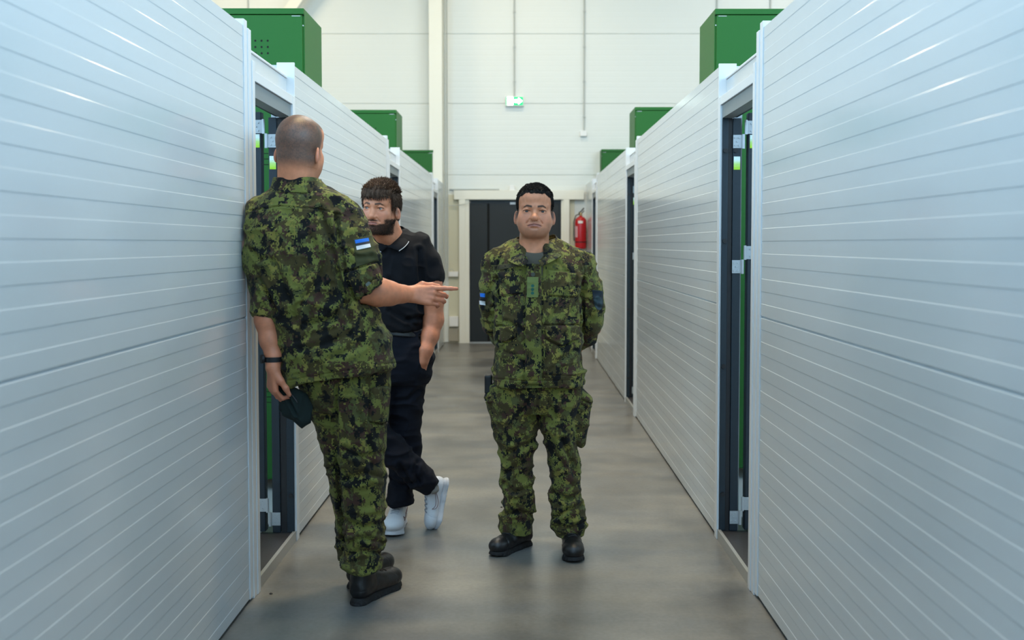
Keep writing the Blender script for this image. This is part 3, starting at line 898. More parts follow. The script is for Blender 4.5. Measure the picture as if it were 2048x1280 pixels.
# ================================================================ heads, hands, shoes
def head(M4, o):
    """sculpt a head; local axes: x to the viewer's right, -y out of the face, z up, origin between the eyes' depth centre.
    o: options. Returns the skin part, hair part, eye specs."""
    h = o.get('h', .0019); wx = o.get('wx', 1.0); fat = o.get('fat', 0.0); co = o.get('co', 0.0); jw = o.get('jw', 1.0)
    f = Field((-.118, -.155, -.26), (.118, .125, .145), h)
    f.ell((0, .015, .028), (.077*wx, .097, .092), 0)
    f.ell((0, -.010, .052), (.068*wx, .080, .060), .03)
    f.ell((0, -.030, -.045), (.060*wx*jw + fat, .062, .075), .035)                 # face block
    for sx in (-1, 1):
        f.cone((sx*(.060*wx*jw + fat*.8), .004, -.048), (sx*(.022 + fat), -.058, -.098 + co), .017 + fat*.6, .018 + fat*.4, .028)  # jaw
        f.sph((sx*.046*wx, -.052, -.030), .024 + fat*.4, .026)                  # cheekbone
        f.ell((sx*(.040*wx*jw + fat*.5), -.046, -.066), (.024, .024, .028), .03)   # cheek
        f.cone((sx*.047*wx, -.067, .019), (sx*.012, -.085, .015), .010, .0115, .015)   # brow ridge
        f.ell((sx*.0352, -.098, -.003), (.019, .016, .0125), .012, 'sub')      # eye socket
    f.sph((0, -.066, -.099 + co), .020 + fat*.3, .022)                               # chin
    if fat: f.ell((0, -.025, -.108 + co), (.046, .045, .020), .03)                   # soft underchin
    f.ell((0, -.055, .060), (.055*wx, .034, .040), .035)                        # forehead
    # eyelids with almond openings
    for sx in (-1, 1):
        f.ell((sx*.0352, -.0700, -.003), (.0185, .0145, .0120), .006)
        f.cone((sx*.020, -.0825, .0040), (sx*.035, -.0862, .0078), .0028, .0034, .004)      # upper lid fold
        f.cone((sx*.035, -.0862, .0078), (sx*.050, -.078, .0035), .0034, .0026, .004)
        f.ell((sx*.0352, -.088, -.0026), (.0150, .0085, o.get('open', .0040)), .0012, 'sub')
    # nose
    nu = o.get('nu', 0.0)
    f.cone((0, -.079, .008), (0, -.100, -.036 + nu), .0075, .0120, .014)
    f.sph((0, -.1015, -.040 + nu), .0128, .008)
    for sx in (-1, 1):
        f.ell((sx*.0145, -.088, -.043 + nu), (.0082, .0115, .0082), .008)
        f.ell((sx*.0065, -.0985, -.0525 + nu), (.0034, .0052, .0036), .002, 'sub')
    # mouth
    mo = o.get('mo', 0.0); mw = o.get('mw', 1.1); fr_ = o.get('frown', 0)
    f.ell((0, -.070, -.072 + mo), (.030, .022, .022), .018)
    for sx in (-1, 1):
        f.cone((0, -.0935, -.0690 + mo), (sx*.024*mw, -.082, -.0745 - fr_ + mo), .0044, .0022, .005)
        f.cone((0, -.0925, -.0798 + mo), (sx*.020*mw, -.082, -.0775 - fr_ + mo), .0056, .0026, .005)
        f.cone((0, -.1000, -.0742 + mo), (sx*.0265*mw, -.0860, -.0765 - fr_ + mo), .0019, .0014, .0025, 'sub')
        f.cone((sx*.021, -.092, -.046 + nu), (sx*.034, -.082, -.068 + mo), .0022, .0018, .008, 'sub')  # nasolabial
    f.cone((-.012, -.0925, -.0905 + mo), (.012, -.0925, -.0905 + mo), .0035, .0035, .008, 'sub')
    # ears
    ew = .0785 * wx
    for sx in (-1, 1):
        rt = Matrix.Rotation(R(-sx * 26), 3, 'Z') @ Matrix.Rotation(R(12), 3, 'X')
        f.ell((sx*(ew + .004), .012, -.026), (.0078, .017, .031), .004, rot=rt)
        f.ell((sx*(ew + .0112), .006, -.022), (.0036, .0085, .018), .003, 'sub', rot=rt)
        f.ell((sx*(ew + .004), .002, -.033), (.005, .009, .012), .004, rot=rt)
    # neck
    nw = o.get('neck', .060)
    nbx, nby = o.get('nb', (0, .038)); nz_ = o.get('nz', -.24)
    f.cone((0, .030, -.045), (nbx, nby, nz_), nw, nw + .006, .028)
    f.cone((0, .012, -.115), (nbx, nby - .020, nz_), nw - .010, nw - .004, .022)
    f.cut((0, 0, nz_), (0, 0, -1), .01)
    V, Q = f.surface(); V = relax(V, Q, 1, .35)
    x, y, z = V.T; ax_ = np.abs(x)
    C = np.tile(SKIN * np.array(o.get('tone', (1, 1, 1))), (len(V), 1))
    nz = vnoise(V, 60, 3)
    def mix(m, col): 
        nonlocal C
        m = np.clip(m, 0, 1)[:, None]; C = C * (1 - m) + np.array(col) * m
    g = lambda cx, cz, rx, rz: np.exp(-(((ax_ - cx) / rx) ** 2 + ((z - cz) / rz) ** 2))
    face = sstep(.0, -.03, y)
    mix(.32 * g(.045, -.035, .022, .022) * face, (.50, .17, .125))              # ruddy cheeks
    mix(.20 * g(0, -.042 + nu, .015, .014) * face, (.52, .19, .12))                  # nose
    mix(.5 * sstep(ew + .004, ew + .012, ax_), (.55, .19, .13))                # ears
    mix(.25 * g(.0352, -.014, .016, .006) * face, (.27, .13, .11))              # under the eyes
    lz = -.0745 + mo - (ax_ / (.024 * mw)) ** 2 * (.0015 + fr_)
    mix(.75 * sstep(.0095, .0055, np.abs(z - lz + .0008)) * sstep(.026 * mw, .021 * mw, ax_) * sstep(-.070, -.078, y), (.33, .115, .10))
    mix(.8 * sstep(.0022, .0008, np.abs(z - lz)) * sstep(.028 * mw, .023 * mw, ax_) * sstep(-.072, -.080, y), (.09, .04, .035))
    # brows
    bz = .0180 + .004 * np.clip((ax_ - .012) / .022, 0, 1) - .010 * np.clip((ax_ - .036) / .018, 0, 1) + o.get('browz', 0)
    bt = .0066 - .0030 * np.clip((ax_ - .03) / .02, 0, 1)
    hc = np.array(o.get('hair', (.02, .014, .010))); bc = np.array(o.get('browc', hc))
    mix(o.get('brow', .92) * sstep(bt, bt * .4, np.abs(z - bz + (nz - .5) * .002)) * sstep(.010, .014, ax_) * sstep(.054, .046, ax_) * sstep(-.04, -.06, y), bc)
    # lash lines
    ez = -.0026 + o.get('open', .0040) * np.sqrt(np.clip(1 - ((ax_ - .0352) / .0165) ** 2, 0, 1))
    mix(.85 * sstep(.0022, .0010, np.abs(z - ez - .0008)) * sstep(.0175, .0160, np.abs(ax_ - .0352)) * sstep(-.068, -.074, y), (.025, .015, .012))
    # stubble / beard tint
    bb = sstep(-.040, -.062, z) * sstep(.042, .018, y) * sstep(-.135, -.118, z)
    mouth = 1 - np.exp(-((ax_ / (.026 * mw)) ** 4 + ((z + .0755 - mo) / .0085) ** 4))
    cheekline = np.maximum(sstep(-.064, -.078, z + .14 * np.clip(.060 - ax_, 0, .1)), sstep(.046, .062, ax_) * sstep(-.012, -.062, z + .4 * np.clip(.062 - ax_, 0, .05)))
    st = o.get('stubble', .25)
    tash = np.exp(-((ax_ / .028) ** 4 + ((z + .0620 - mo) / .0045) ** 4)) * face
    mix(st * np.clip(np.maximum(bb * cheekline, tash * .8), 0, 1) * mouth * (.75 + .5 * (nz - .3)), o.get('beardcol', (.10, .065, .05)))
    side = sstep(.060, .072, ax_) * sstep(-.050, -.020, z) * sstep(-.045, -.02, y) * sstep(.02, -.005, y)
    mix(o.get('burn', .8) * side, hc)
    # cropped hair colour over the skull
    if 'crop' in o:
        back = sstep(-.02, .02, y + .25 * z)
        m = sstep(-.098, -.040, z + .30 * np.maximum(0, .03 - y)) * back
        m = np.maximum(m, sstep(.072, .085, z))
        m *= 1 - sstep(ew + .001, ew + .006, ax_) * (z < .03)
        mott = .93 + .05 * (vnoise(V, 70, 9) - .5) + .22 * (vnoise(V, 300, 8) - .5)
        top = sstep(.035, .085, z)
        C0 = np.array(o['crop'])
        hcv = C0[None] * (1 - .45 * top)[:, None] * (1 + .10 * (vnoise(V, (25, 25, 90), 4) - .5))[:, None]
        mm = (np.clip(m * mott, 0, 1) * .93)[:, None]; C = C * (1 - mm) + hcv * mm
    C = C * (1 + .10 * (nz - .5))[:, None]
    A = np.array(M4); Vw = V @ A[:3, :3].T + A[:3, 3]
    skin = (Vw, Q, C)
    # hair cap
    hair = None
    if o.get('style'):
        sh = o['style']; g2 = Field((-.125, -.145, -.10), (.125, .135, .165), .0024)
        th = sh['th']
        g2.ell((0, .015, .030), (.077*wx + th, .097 + th, .092 + th*1.1), 0)
        g2.ell((0, -.012, .055), (.068*wx + th, .078 + th, .062 + th*1.25), .03)
        g2.ell((0, -.055, .060), (.055*wx + th*.8, .034 + th, .040 + th), .03)
        if sh.get('fringe'): g2.ell((sh.get('fx', 0), -.060, .062), (.060*wx, .034 + th*.8, .030 + th), .02)
        # hairline: keep what lies above this surface
        hl, tp, bk = sh['line'], sh['temple'], sh['back']
        def region(X, Y, Z):
            a = np.abs(X)
            front = hl + 3.2 * np.maximum(a - .040, 0) ** 1.0 * sh.get('curve', -.5) + .0015 * np.sin(X * 170 + 1)
            zl = np.where(Y < -.015 - .1 * a, front, 0)
            s_ = sstep(-.062, -.018, Y + 0 * X)                      # 0 at face, 1 behind the temples
            low = np.where(Y > .028, bk, tp)
            b_ = sstep(.018, .045, Y + 0 * X)
            low = tp * (1 - b_) + bk * b_
            zl = front * (1 - s_) + low * s_
            # around the ear
            ear = .033 - np.sqrt((Y - .010) ** 2 + ((Z + .020) * .85) ** 2)
            return np.maximum((zl - Z) * .8, np.where(a > .05, ear, -1))
        lo, hi = g2.everywhere(); g2.op(region, lo, hi, .006, 'int')
        HV, HQ = g2.surface(); HN = normals(HV, HQ)
        amp = sh.get('amp', .003)
        st1 = vnoise(HV, (90, 28, 40), 11) - .5; st2 = vnoise(HV, (260, 60, 80), 12) - .5; st3 = vnoise(HV, (38, 30, 30), 2) - .5
        HV = HV + HN * ((st1 * 1.4 + st2 * .8 + st3 * 1.2) * amp)[:, None]
        if sh.get('fringe'): HV[:, 2] += np.where(HV[:, 1] < -.05, (vnoise(HV, (120, 10, 4), 5) - .5) * .016 * sstep(.085, .05, HV[:, 2]), 0)
        HC = hc[None] * (1 + .9 * st2 + .8 * st1)[:, None]
        if 'tips' in sh: 
            t_ = (sstep(.06, .13, HV[:, 2]) * np.clip(.5 + st2 * 2, 0, 1))[:, None]; HC = HC * (1 - t_) + np.array(sh['tips']) * t_
        hair = [HV @ A[:3, :3].T + A[:3, 3], HQ, np.clip(HC, .001, 1)]
        if sh.get('tufts'):
            def dirs(p, n, r_):
                if p[1] < -.050 and p[2] < .088: d_ = np.array([.42 + .25*r_.randn(), -.12, -.9])
                elif p[2] > .07: d_ = np.array([.25, -.5, .25]) + n * .55
                else: d_ = np.array([.0, .12, -.95]) + n * .22
                return d_ + .20 * r_.randn(3)
            TV, TQ, TC = tufts(HV, HN, sh['tufts'], sh.get('tlen', .016), .0012, dirs, hc, 3)
            nh = len(hair[0])
            hair = [np.concatenate([hair[0], TV @ A[:3, :3].T + A[:3, 3]]), np.concatenate([hair[1], TQ + nh]), np.concatenate([hair[2], TC])]
    if o.get('beard'):
        N = normals(V, Q); w = np.clip(np.maximum(bb * cheekline, tash * .8), 0, 1) * mouth
        ii = np.where(np.random.RandomState(1).rand(len(w)) < w * 1.3 - .25)[0]
        TV, TQ, TC = tufts(V[ii], N[ii], o['beard'], .0034, .0006, lambda p, n, r_: np.array([0, -.1, -.8]) + n * .55 + .25 * r_.randn(3), np.array(o['beardcol']), 6)
        head.beard = (TV @ A[:3, :3].T + A[:3, 3], TQ, TC)
    return skin, hair

def tufts(HV, HN, count, length, width, dirs, hc, seed):
    r_ = np.random.RandomState(seed); idx = r_.choice(len(HV), min(count, len(HV)), replace=False)
    tv, tq, tc = [], [], []; n0 = 0
    for i in idx:
        p = HV[i]; n = HN[i]; L_ = length * (.6 + .8 * r_.rand())
        d_ = dirs(p, n, r_); d_ = d_ / np.linalg.norm(d_)
        s1 = np.cross(d_, [.3, .2, .9]); s1 /= np.linalg.norm(s1); s2 = np.cross(d_, s1)
        w_ = width * (.7 + .6*r_.rand())
        for t, ww in ((-.15, 1), (.5, .85), (1, .12)):
            c_ = p + d_ * L_ * t + np.array([0, 0, -.10]) * L_ * t * t
            for k in range(3):
                a_ = k * 2.0944; tv.append(c_ + (s1*math.cos(a_) + s2*math.sin(a_)) * w_ * ww)
        for s_ in range(2):
            for k in range(3): tq.append((n0+s_*3+k, n0+s_*3+(k+1) % 3, n0+s_*3+3+(k+1) % 3, n0+s_*3+3+k))
        n0 += 9; tc += [np.clip(hc * (.6 + 1.1 * r_.rand()) * (1 + (.8 if p[2] > .09 else 0)), 0, 1)] * 9
    return np.array(tv), np.array(tq), np.array(tc)

def eyes(M4, parent, look=(0, 0), iris=(.06, .09, .10), name='eye', origin=None, wx=1.0):
    A = M4
    for sx in (-1, 1):
        n, m = 32, 24; V = []; C = []
        d = Vector((look[0], -1, look[1])).normalized()
        u = d.cross(Vector((0, 0, 1))).normalized(); w = u.cross(d)
        r = .0124
        for i in range(m + 1):
            th = math.pi * (i / m) ** 1.3
            for k in range(n):
                ph = 2 * math.pi * k / n
                p = d * math.cos(th) + (u * math.cos(ph) + w * math.sin(ph)) * math.sin(th)
                V.append(A @ (Vector((sx*.0352, -.0715, -.0028)) + p * r))
                dd = math.sin(th) * r if th < 1.5 else 1
                C.append((.002, .002, .002) if dd < .0028 else (tuple(c*.3 for c in iris) if dd > .0056 else iris) if dd < .0066 else (.33, .29, .27))
        Q = [(i*n+k, i*n+(k+1) % n, (i+1)*n+(k+1) % n, (i+1)*n+k) for i in range(m) for k in range(n)]
        Q = [q[::-1] for q in Q]
        mesh_np(name, np.array([tuple(v) for v in V]), np.array(Q), M['eye'], parent, np.array(C), origin)

def hand_cones(W, fdir, back, side, curls, spread=.06, scale=1.0, thumb=None):
    """cones of a hand. W wrist, fdir direction of the metacarpals, back = direction out of the back of the hand,
    side = +1 if the thumb lies along fdir x back, else -1. curls: per finger (mcp, pip, dip) degrees"""
    f = Vector(fdir).normalized(); b = Vector(back); b = (b - f * b.dot(f)).normalized(); t = f.cross(b) * side
    W = Vector(W); S = scale; out = []
    k0 = []
    offs = [(.026, .088), (.008, .092), (-.011, .087), (-.028, .078)]
    lens = [(.043, .026, .021), (.047, .029, .022), (.044, .027, .022), (.035, .021, .019)]
    rad = [(.0100, .0088, .0078), (.0102, .0090, .0078), (.0096, .0085, .0074), (.0086, .0076, .0066)]
    pal = []
    for i, (o_, l_) in enumerate(offs):
        base = W + t * o_ * .55 * S + f * .012 * S; kn = W + (t * o_ + f * l_) * S
        pal.append((base, kn, .0165 * S if i < 3 else .014 * S, .0125 * S))
        d = (f + t * spread * (1.5 - i)).normalized(); n = b
        p = kn; ax_ = t
        for j in range(3):
            a = R(curls[i][j]); rot = Matrix.Rotation(-a * side, 3, t)
            # bending turns the finger away from the back of the hand
            d2 = rot @ d
            if j == 0 and a and d2.dot(b) > d.dot(b): rot = Matrix.Rotation(a * side, 3, t); d2 = rot @ d
            elif a and (Matrix.Rotation(-a * side, 3, t) @ n).dot(d) < 0: rot = Matrix.Rotation(a * side, 3, t); d2 = rot @ d
            n = rot @ n; d = d2
            q = p + d * lens[i][j] * S
            out.append((p, q, rad[i][j] * S, (rad[i][j + 1] if j < 2 else rad[i][2] * .82) * S, 'f'))
            p = q
    th = thumb or (.9, .25, -.35)
    b0 = W + (t * .016 + f * .018 - b * .006) * S
    td = (t * th[1] + f * th[0] + b * th[2]).normalized()
    m1 = b0 + (t * .024 + f * .030 - b * .010) * S
    p1 = m1 + td * .036 * S; td2 = (td + f * .25 - t * .1).normalized(); p2 = p1 + td2 * .028 * S
    out.append((b0, m1, .0175 * S, .0140 * S, 't')); out.append((m1, p1, .0125 * S, .0110 * S, 't')); out.append((p1, p2, .0108 * S, .0088 * S, 't'))
    return pal, out, b

def limb_skin(chain_pts, hand=None, h=.0024, tone=(1, 1, 1), veins=True):
    pts = [Vector(p) for p, r in chain_pts]
    allp = list(pts); 
    if hand:
        pal, fing, b = hand; allp += [c[0] for c in pal] + [c[1] for c in pal] + [c[1] for c in fing]
    lo = [min(p[i] for p in allp) - .075 for i in range(3)]; hi = [max(p[i] for p in allp) + .075 for i in range(3)]
    f = Field(lo, hi, h)
    f.chain([(p, r) for (p, r) in chain_pts], .02)
    if hand:
        for a, c, r1, r2 in pal: f.cone(a, c, r1, r2, .010)
        for a, c, r1, r2, ty in fing: f.cone(a, c, r1, r2, .0045 if ty == 'f' else .009)
    V, Q = f.surface(); V = relax(V, Q, 1, .4)
    nz = vnoise(V, 45, 5)
    C = SKIN * np.array(tone) * np.array((.94, .92, .92)); C = np.tile(C, (len(V), 1)) * (1 + .16 * (nz - .5))[:, None]
    if hand:
        for a, c, r1, r2, ty in fing:                      # ruddier knuckles and finger tips
            for p, w in ((a, .35), (c, .30)):
                m = w * np.exp(-(np.linalg.norm(V - np.array(p), axis=1) / .014) ** 2)[:, None]; C = C * (1 - m) + np.array((.50, .17, .12)) * m
    return V, Q, C

def nails(hand, parent, origin, S=1.0):
    pal, fing, b = hand; tips = [c for i, c in enumerate(fing) if i in (2, 5, 8, 11, 14)]
    return tips

def boot(name, heel, direction, parent, origin, length=.30, pitch=0, M3=None, kind='boot', lean=0, shaft=.17):
    """shoe standing on the floor; heel = back of the sole on the ground"""
    fwd = Vector(direction).normalized()
    if M3 is None:
        up = Vector((0, 0, 1)); rt = fwd.cross(up).normalized()
        M3 = Matrix((rt, fwd, up)).transposed()
    A = np.array(M3); H = np.array(heel); S = length / .30
    f = Field((-.075, -.03, -.01), (.075, .34, .26), .0032)
    snk = kind == 'sneaker'; sh = .030 if not snk else .032
    # upper
    f.cone((0, .055, sh+.030), (0, .050, sh + .060), .036, .036, 0)
    f.cone((0, .055, sh+.022), (0, .235, sh+.016), .034, .040, .03, flat=(0, 0, 1), fs=.85)
    f.ell((0, .238, sh+.016), (.046, .056, .034 if not snk else .030), .02)
    f.cone((0, .065, .10), (0, .19, .050), .034, .030, .04)
    if not snk:
        f.cone((0, .058, .08), (0, .060, shaft + .05), .040, .047, .02)
        f.ell((0, .030, .055), (.036, .026, .034), .015)
    else:
        f.cone((0, .052, .07), (0, .050, .105), .036, .039, .015); f.ell((0, .040, .055), (.038, .044, .045), .015)
        f.ell((0, .235, .050), (.044, .058, .030), .02)
    f.cut((0, 0, sh - .002), (0, 0, -1))
    if snk:
        f.cut((0, .05, .092), (0, -.22, 1))
        f.ell((0, .050, .105), (.030, .042, .034), .004, 'sub')
        f.cone((0, .098, .085), (0, .095, .125), .020, .018, .006, flat=(0, 1, 0), fs=.3)   # tongue
    else: f.cut((0, 0, shaft), (0, 0, 1))
    V, Q = f.surface(); V = relax(V, Q, 1, .4); N = normals(V, Q)
    x, y, z = V.T
    # seams and the toe cap edge
    off = -.0016 * np.exp(-((y - .205 - .35 * np.abs(x)) / .0022) ** 2) - .0014 * np.exp(-((z - .062 - .1 * (y - .05)) / .002) ** 2) * (y < .11)
    if not snk: off = off + .003 * (vnoise(V, (20, 40, 50), 3) - .5)
    V = V + N * off[:, None]
    def W(v): return (np.asarray(v) * S) @ A.T + H
    up = mesh_np(name, W(V), Q, M['wleather'] if snk else M['leather'], parent, None, origin)
    # sole
    g = Field((-.08, -.03, -.005), (.08, .34, .06), .0032)
    o = .043 if not snk else .046
    g.cone((0, .036, .0), (0, .11, .0), o - .006, o - .010, 0); g.cone((0, .11, 0), (0, .235, 0), o - .010, o + .004, .02); g.cone((0, .235, 0), (0, .262, 0), o + .003, o - .008, .02)
    g.op(lambda X, Y, Z: np.maximum(Z - (sh + (.004 if snk else 0)) - .10 * np.maximum(Y - .22, 0) + 0 * X, 0.0005 + .20 * np.maximum(Y - .235, 0) - Z), *g.everywhere(), .003, 'int')
    SV, SQ = g.surface(); SN = normals(SV, SQ); zz = SV[:, 2]
    SV = SV + SN * (-.0016 * np.exp(-((zz - .017) / .0016) ** 2) * (np.abs(SN[:, 2]) < .6))[:, None]
    if not snk:
        ang = np.arctan2(SV[:, 1] - .14, SV[:, 0]); SV = SV + SN * (-.003 * (np.sin(SV[:, 1] * 300) > .2) * (zz < .014) * (np.abs(SN[:, 2]) < .6))[:, None]
    so = mesh_np('sole', W(SV), SQ, M['wsole'] if snk else M['rubber'], up, None, None); so.location = (0, 0, 0)
    if origin is not None: so.data.transform(Matrix.Translation(-Vector(origin)))
    # laces
    bt = bvh(V, Q); lm = MB()
    n = 9 if snk else 6
    def top(xx, yy):
        hh = bt.ray_cast(Vector((xx, yy, .30)), Vector((0, 0, -1)))
        return hh[0] + Vector((0, 0, .0015)) if hh[0] is not None else None
    for i in range(n):
        yy = .100 + i * .0125 if snk else .105 + i * .016
        row = [top(-.019 + .038 * k / 8, yy + (.004 if i % 2 else -.004) * (k / 4 - 1)) for k in range(9)]
        row = [p for p in row if p is not None]
        if len(row) > 3: lm.tube([Vector(tuple(W(np.array(p)))) - Vector(origin) for p in row], .0030 if snk else .0024, 6)
    if lm.v: lm.build('laces', M['sneaklace'] if snk else M['lace'], up, smooth=True)
    return up, so, W, (V, Q), bt
# ================================================================ the three people
def ring(y, xl, xr, Y, ry, dz=0):
    a = at(xl, y, Y); b = at(xr, y, Y)
    return (a.z + dz, (a.x + b.x) / 2, Y, abs(b.x - a.x) / 2, ry)
def rings(rows): return [ring(*r) for r in rows]
def pr(x, y, Y, r): return (at(x, y, Y), r)
def mat4(p, yaw=0, pitch=0, roll=0, s=1.0):
    """yaw turns the face to the viewer's right, pitch lifts the chin, roll leans the head to the viewer's right"""
    return Matrix.Translation(p) @ Matrix.Rotation(R(yaw), 4, 'Z') @ Matrix.Rotation(R(-pitch), 4, 'X') @ Matrix.Rotation(R(roll), 4, 'Y') @ Matrix.Scale(s, 4)

class Grid:
    """bounding box helper for a garment field"""
    def __new__(c, pts, pad, h):
        P = np.array([tuple(p) for p in pts]); return Field(P.min(0) - pad, P.max(0) + pad, h)

def fold_legs(c, seed, amp=.010, zr=(.05, 1.0)):
    z = c.V[:, 2]
    low = sstep(.60, .10, z); knee = np.exp(-((z - .50) / .14) ** 2)
    c.ridged((7, 7, 17), amp, seed, .35 + .65 * np.maximum(low, knee * .8), 1.6).renorm()
    c.ridged((16, 16, 30), amp * .40, seed + 5, .4 + .6 * low, 1.4).renorm()
    c.soft((5, 5, 3), amp * 1.0, seed + 9); return c.renorm()
def fold_torso(c, seed, amp=.008):
    c.ridged((8, 8, 9), amp, seed, None, 1.5).renorm(); c.ridged((22, 22, 15), amp * .35, seed + 3, None, 1.3).renorm(); return c

# ---------------------------------------------------------------- man in camouflage facing the camera
def facing_man():
    Y0 = 4.74; O = Vector((.085, 4.74, 0))
    # --- skin
    HM = mat4(at(1069.5, 424, 4.70), yaw=-1, pitch=1.5, roll=1.2, s=1.045)
    sk, hair = head(HM, dict(wx=1.02, fat=.0035, co=.013, nz=-.20, mo=.0135, nu=.0085, mw=1.22, neck=.064, frown=.0045, open=.0044, stubble=.42, hair=(.007, .0055, .005), tone=(1.0, .96, .93), burn=.85,
        style=dict(th=.0035, line=.077, temple=.006, back=-.055, curve=-.18, amp=.0025, tufts=9000, tlen=.0055)))
    arms = []
    hL = hand_cones(at(1062, 700, 4.965), (.9, .15, -.35), (0, 1, .1), 1, [(30, 35, 20)] * 4)
    arms.append(limb_skin([pr(992, 650, 4.86, .042), pr(1030, 690, 4.95, .034), (at(1062, 700, 4.965), .027)], hL, .004))
    hR = hand_cones(at(1112, 708, 5.02), (-.9, .15, -.30), (0, 1, .1), -1, [(45, 50, 30)] * 4)
    arms.append(limb_skin([pr(1186, 655, 4.86, .042), pr(1150, 695, 4.96, .034), (at(1112, 708, 5.02), .027)], hR, .004))
    core = Field((-.25, 4.5, .05), (.42, 5.0, 1.5), .014)
    core.zloft(rings([(500, 1035, 1110, Y0, .06), (540, 1000, 1160, Y0, .08), (640, 1005, 1150, Y0, .10), (740, 1000, 1150, Y0, .10), (800, 1000, 1150, Y0, .09)]))
    core.cone(at(1035, 800, 4.75), at(1037, 1070, 4.77), .06, .026, .03); core.cone(at(1118, 800, 4.75), at(1138, 1080, 4.76), .06, .026, .03)
    core.cone(at(1072, 480, 4.76), at(1072, 520, 4.76), .055, .07, .03)
    cV, cQ = core.surface()
    V, Q, _ = merge([(sk[0], sk[1]), (arms[0][0], arms[0][1]), (arms[1][0], arms[1][1]), (cV, cQ)])
    C = np.concatenate([sk[2], arms[0][2], arms[1][2], np.tile(SKIN, (len(cV), 1))])
    B = mesh_np('person', V, Q, M['skin'], None, C, O); B.location = O
    tag(B, 'short dark-haired man in camouflage uniform standing facing forward with hands behind his back', 'person')
    mesh_np('hair', hair[0], hair[1], M['hair'], B, hair[2], O)
    eyes(HM, B, (-.02, .02), (.040, .040, .034), origin=O)
    # --- undershirt
    f = Field((-.05, 4.55, 1.25), (.25, 4.95, 1.50), .004)
    f.zloft(rings([(497, 1032, 1112, 4.735, .078), (512, 1025, 1120, 4.73, .090), (540, 1015, 1130, 4.73, .105), (560, 1010, 1140, 4.73, .11)]))
    f.cut(at(1072, 506, 4.655), (0, -.45, .9), .004)
    V, Q = f.surface(); c = Cloth(V, Q); c.ridged((10, 10, 20), .003, 3); c.renorm().done('undershirt', M['tee'], B, None, O)
    # --- jacket
    f = Field((-.31, 4.44, .80), (.50, 5.16, 1.52), .0034)
    f.zloft(rings([(489, 1037, 1107, 4.75, .082), (495, 1026, 1118, 4.75, .092), (503, 1010, 1136, 4.75, .10), (513, 1000, 1152, 4.75, .108), (530, 993, 1163, 4.75, .118), (560, 990, 1165, 4.745, .134),
                   (600, 992, 1164, 4.74, .145), (640, 993, 1163, 4.735, .152), (690, 991, 1163, 4.73, .158), (740, 989, 1166, 4.73, .158), (768, 986, 1168, 4.73, .156)]), .0, p=2.3)
    f.cone(at(1030, 500, 4.76), at(990, 523, 4.76), .050, .052, .035); f.cone(at(1112, 500, 4.76), at(1168, 527, 4.76), .050, .052, .035)
    f.chain([pr(993, 530, 4.765, .060), pr(985, 570, 4.78, .056), pr(981, 610, 4.80, .052), pr(987, 642, 4.83, .049), pr(1003, 672, 4.90, .046), pr(1034, 697, 4.965, .040)], .022)
    f.chain([pr(1165, 532, 4.765, .062), pr(1178, 570, 4.78, .057), pr(1185, 610, 4.80, .053), pr(1184, 645, 4.83, .050), pr(1172, 672, 4.90, .046), pr(1138, 700, 4.975, .040)], .022)
    # neck opening
    f.cone(at(1071, 478, 4.73), at(1071, 506, 4.70), .064, .050, .006, 'sub'); f.cone(at(1070, 500, 4.64), at(1070, 532, 4.585), .044, .006, .006, 'sub')
    # standing collar
    col = [(1032, 474, 4.765), (1030, 490, 4.72), (1041, 508, 4.655), (1053, 520, 4.61)]
    f.op(lambda X, Y, Z: 0, *([0,0,0],[0,0,0])) if False else None
    f.cut(at(1075, 770, 4.7), (.015, 0, -1), .004)
    V, Q = f.surface(); V = relax(V, Q, 1, .4); c = Cloth(V, Q)
    z = c.V[:, 2]; x = c.V[:, 0]
    armm = np.clip(sstep(.17, .21, np.abs(x - .085)), 0, 1)
    c.ridged((8, 8, 8), .008, 21, .5 + .5 * armm, 1.5).renorm(); c.ridged((20, 20, 26), .0042, 22, .4 + .6 * armm, 1.3).renorm()
    c.ridged((6, 6, 22), .006, 27, sstep(.98, .86, z), 1.5).renorm()
    for pl, dp, w in (([(1000, 560), (1030, 600), (1052, 640)], .006, 5), ([(1150, 560), (1120, 610), (1092, 650)], .007, 5), ([(1160, 590), (1135, 640), (1110, 665)], .006, 4),
                      ([(1003, 640), (1040, 655), (1052, 668)], .005, 4), ([(988, 560), (978, 590), (972, 610)], .006, 4), ([(1168, 560), (1163, 600), (1166, 660)], .010, 4), ([(996, 555), (997, 600), (1000, 650), (998, 680)], .010, 4),
                      ([(1175, 600), (1192, 612), (1203, 615)], .005, 3), ([(965, 605), (980, 615), (992, 612)], .005, 3), ([(1110, 520), (1135, 545), (1150, 580)], .004, 4), ([(1000, 700), (1030, 712), (1050, 728)], .004, 4), ([(1150, 700), (1120, 720), (1100, 742)], .005, 4)):
        c.crease(pl, dp, w)
    c.renorm()
    c.emboss([(1053, 528), (1082, 528), (1083, 768), (1050, 768)], .0045, 2.0)            # placket
    c.emboss([(998, 545), (1044, 541), (1042, 586), (1000, 592)], .003, 2.0)
    c.emboss([(1096, 541), (1152, 547), (1150, 594), (1098, 590)], .003, 2.0)
    c.renorm()
    c.emboss([(993, 654), (1031, 653), (1030, 674), (1012, 684), (993, 680)], .006, 1.8)      # pocket flaps
    c.emboss([(1090, 652), (1158, 652), (1156, 676), (1124, 692), (1092, 676)], .006, 1.8)
    c.crease([(988, 757), (1050, 762), (1167, 760)], .002, 1.2); c.crease([(1092, 676), (1090, 750), (1150, 752)], .0025, 1.4); c.crease([(1162, 518), (1170, 540), (1165, 570)], .003, 1.5)
    c.crease([(1000, 515), (992, 540), (996, 565)], .003, 1.5)
    c.renorm()
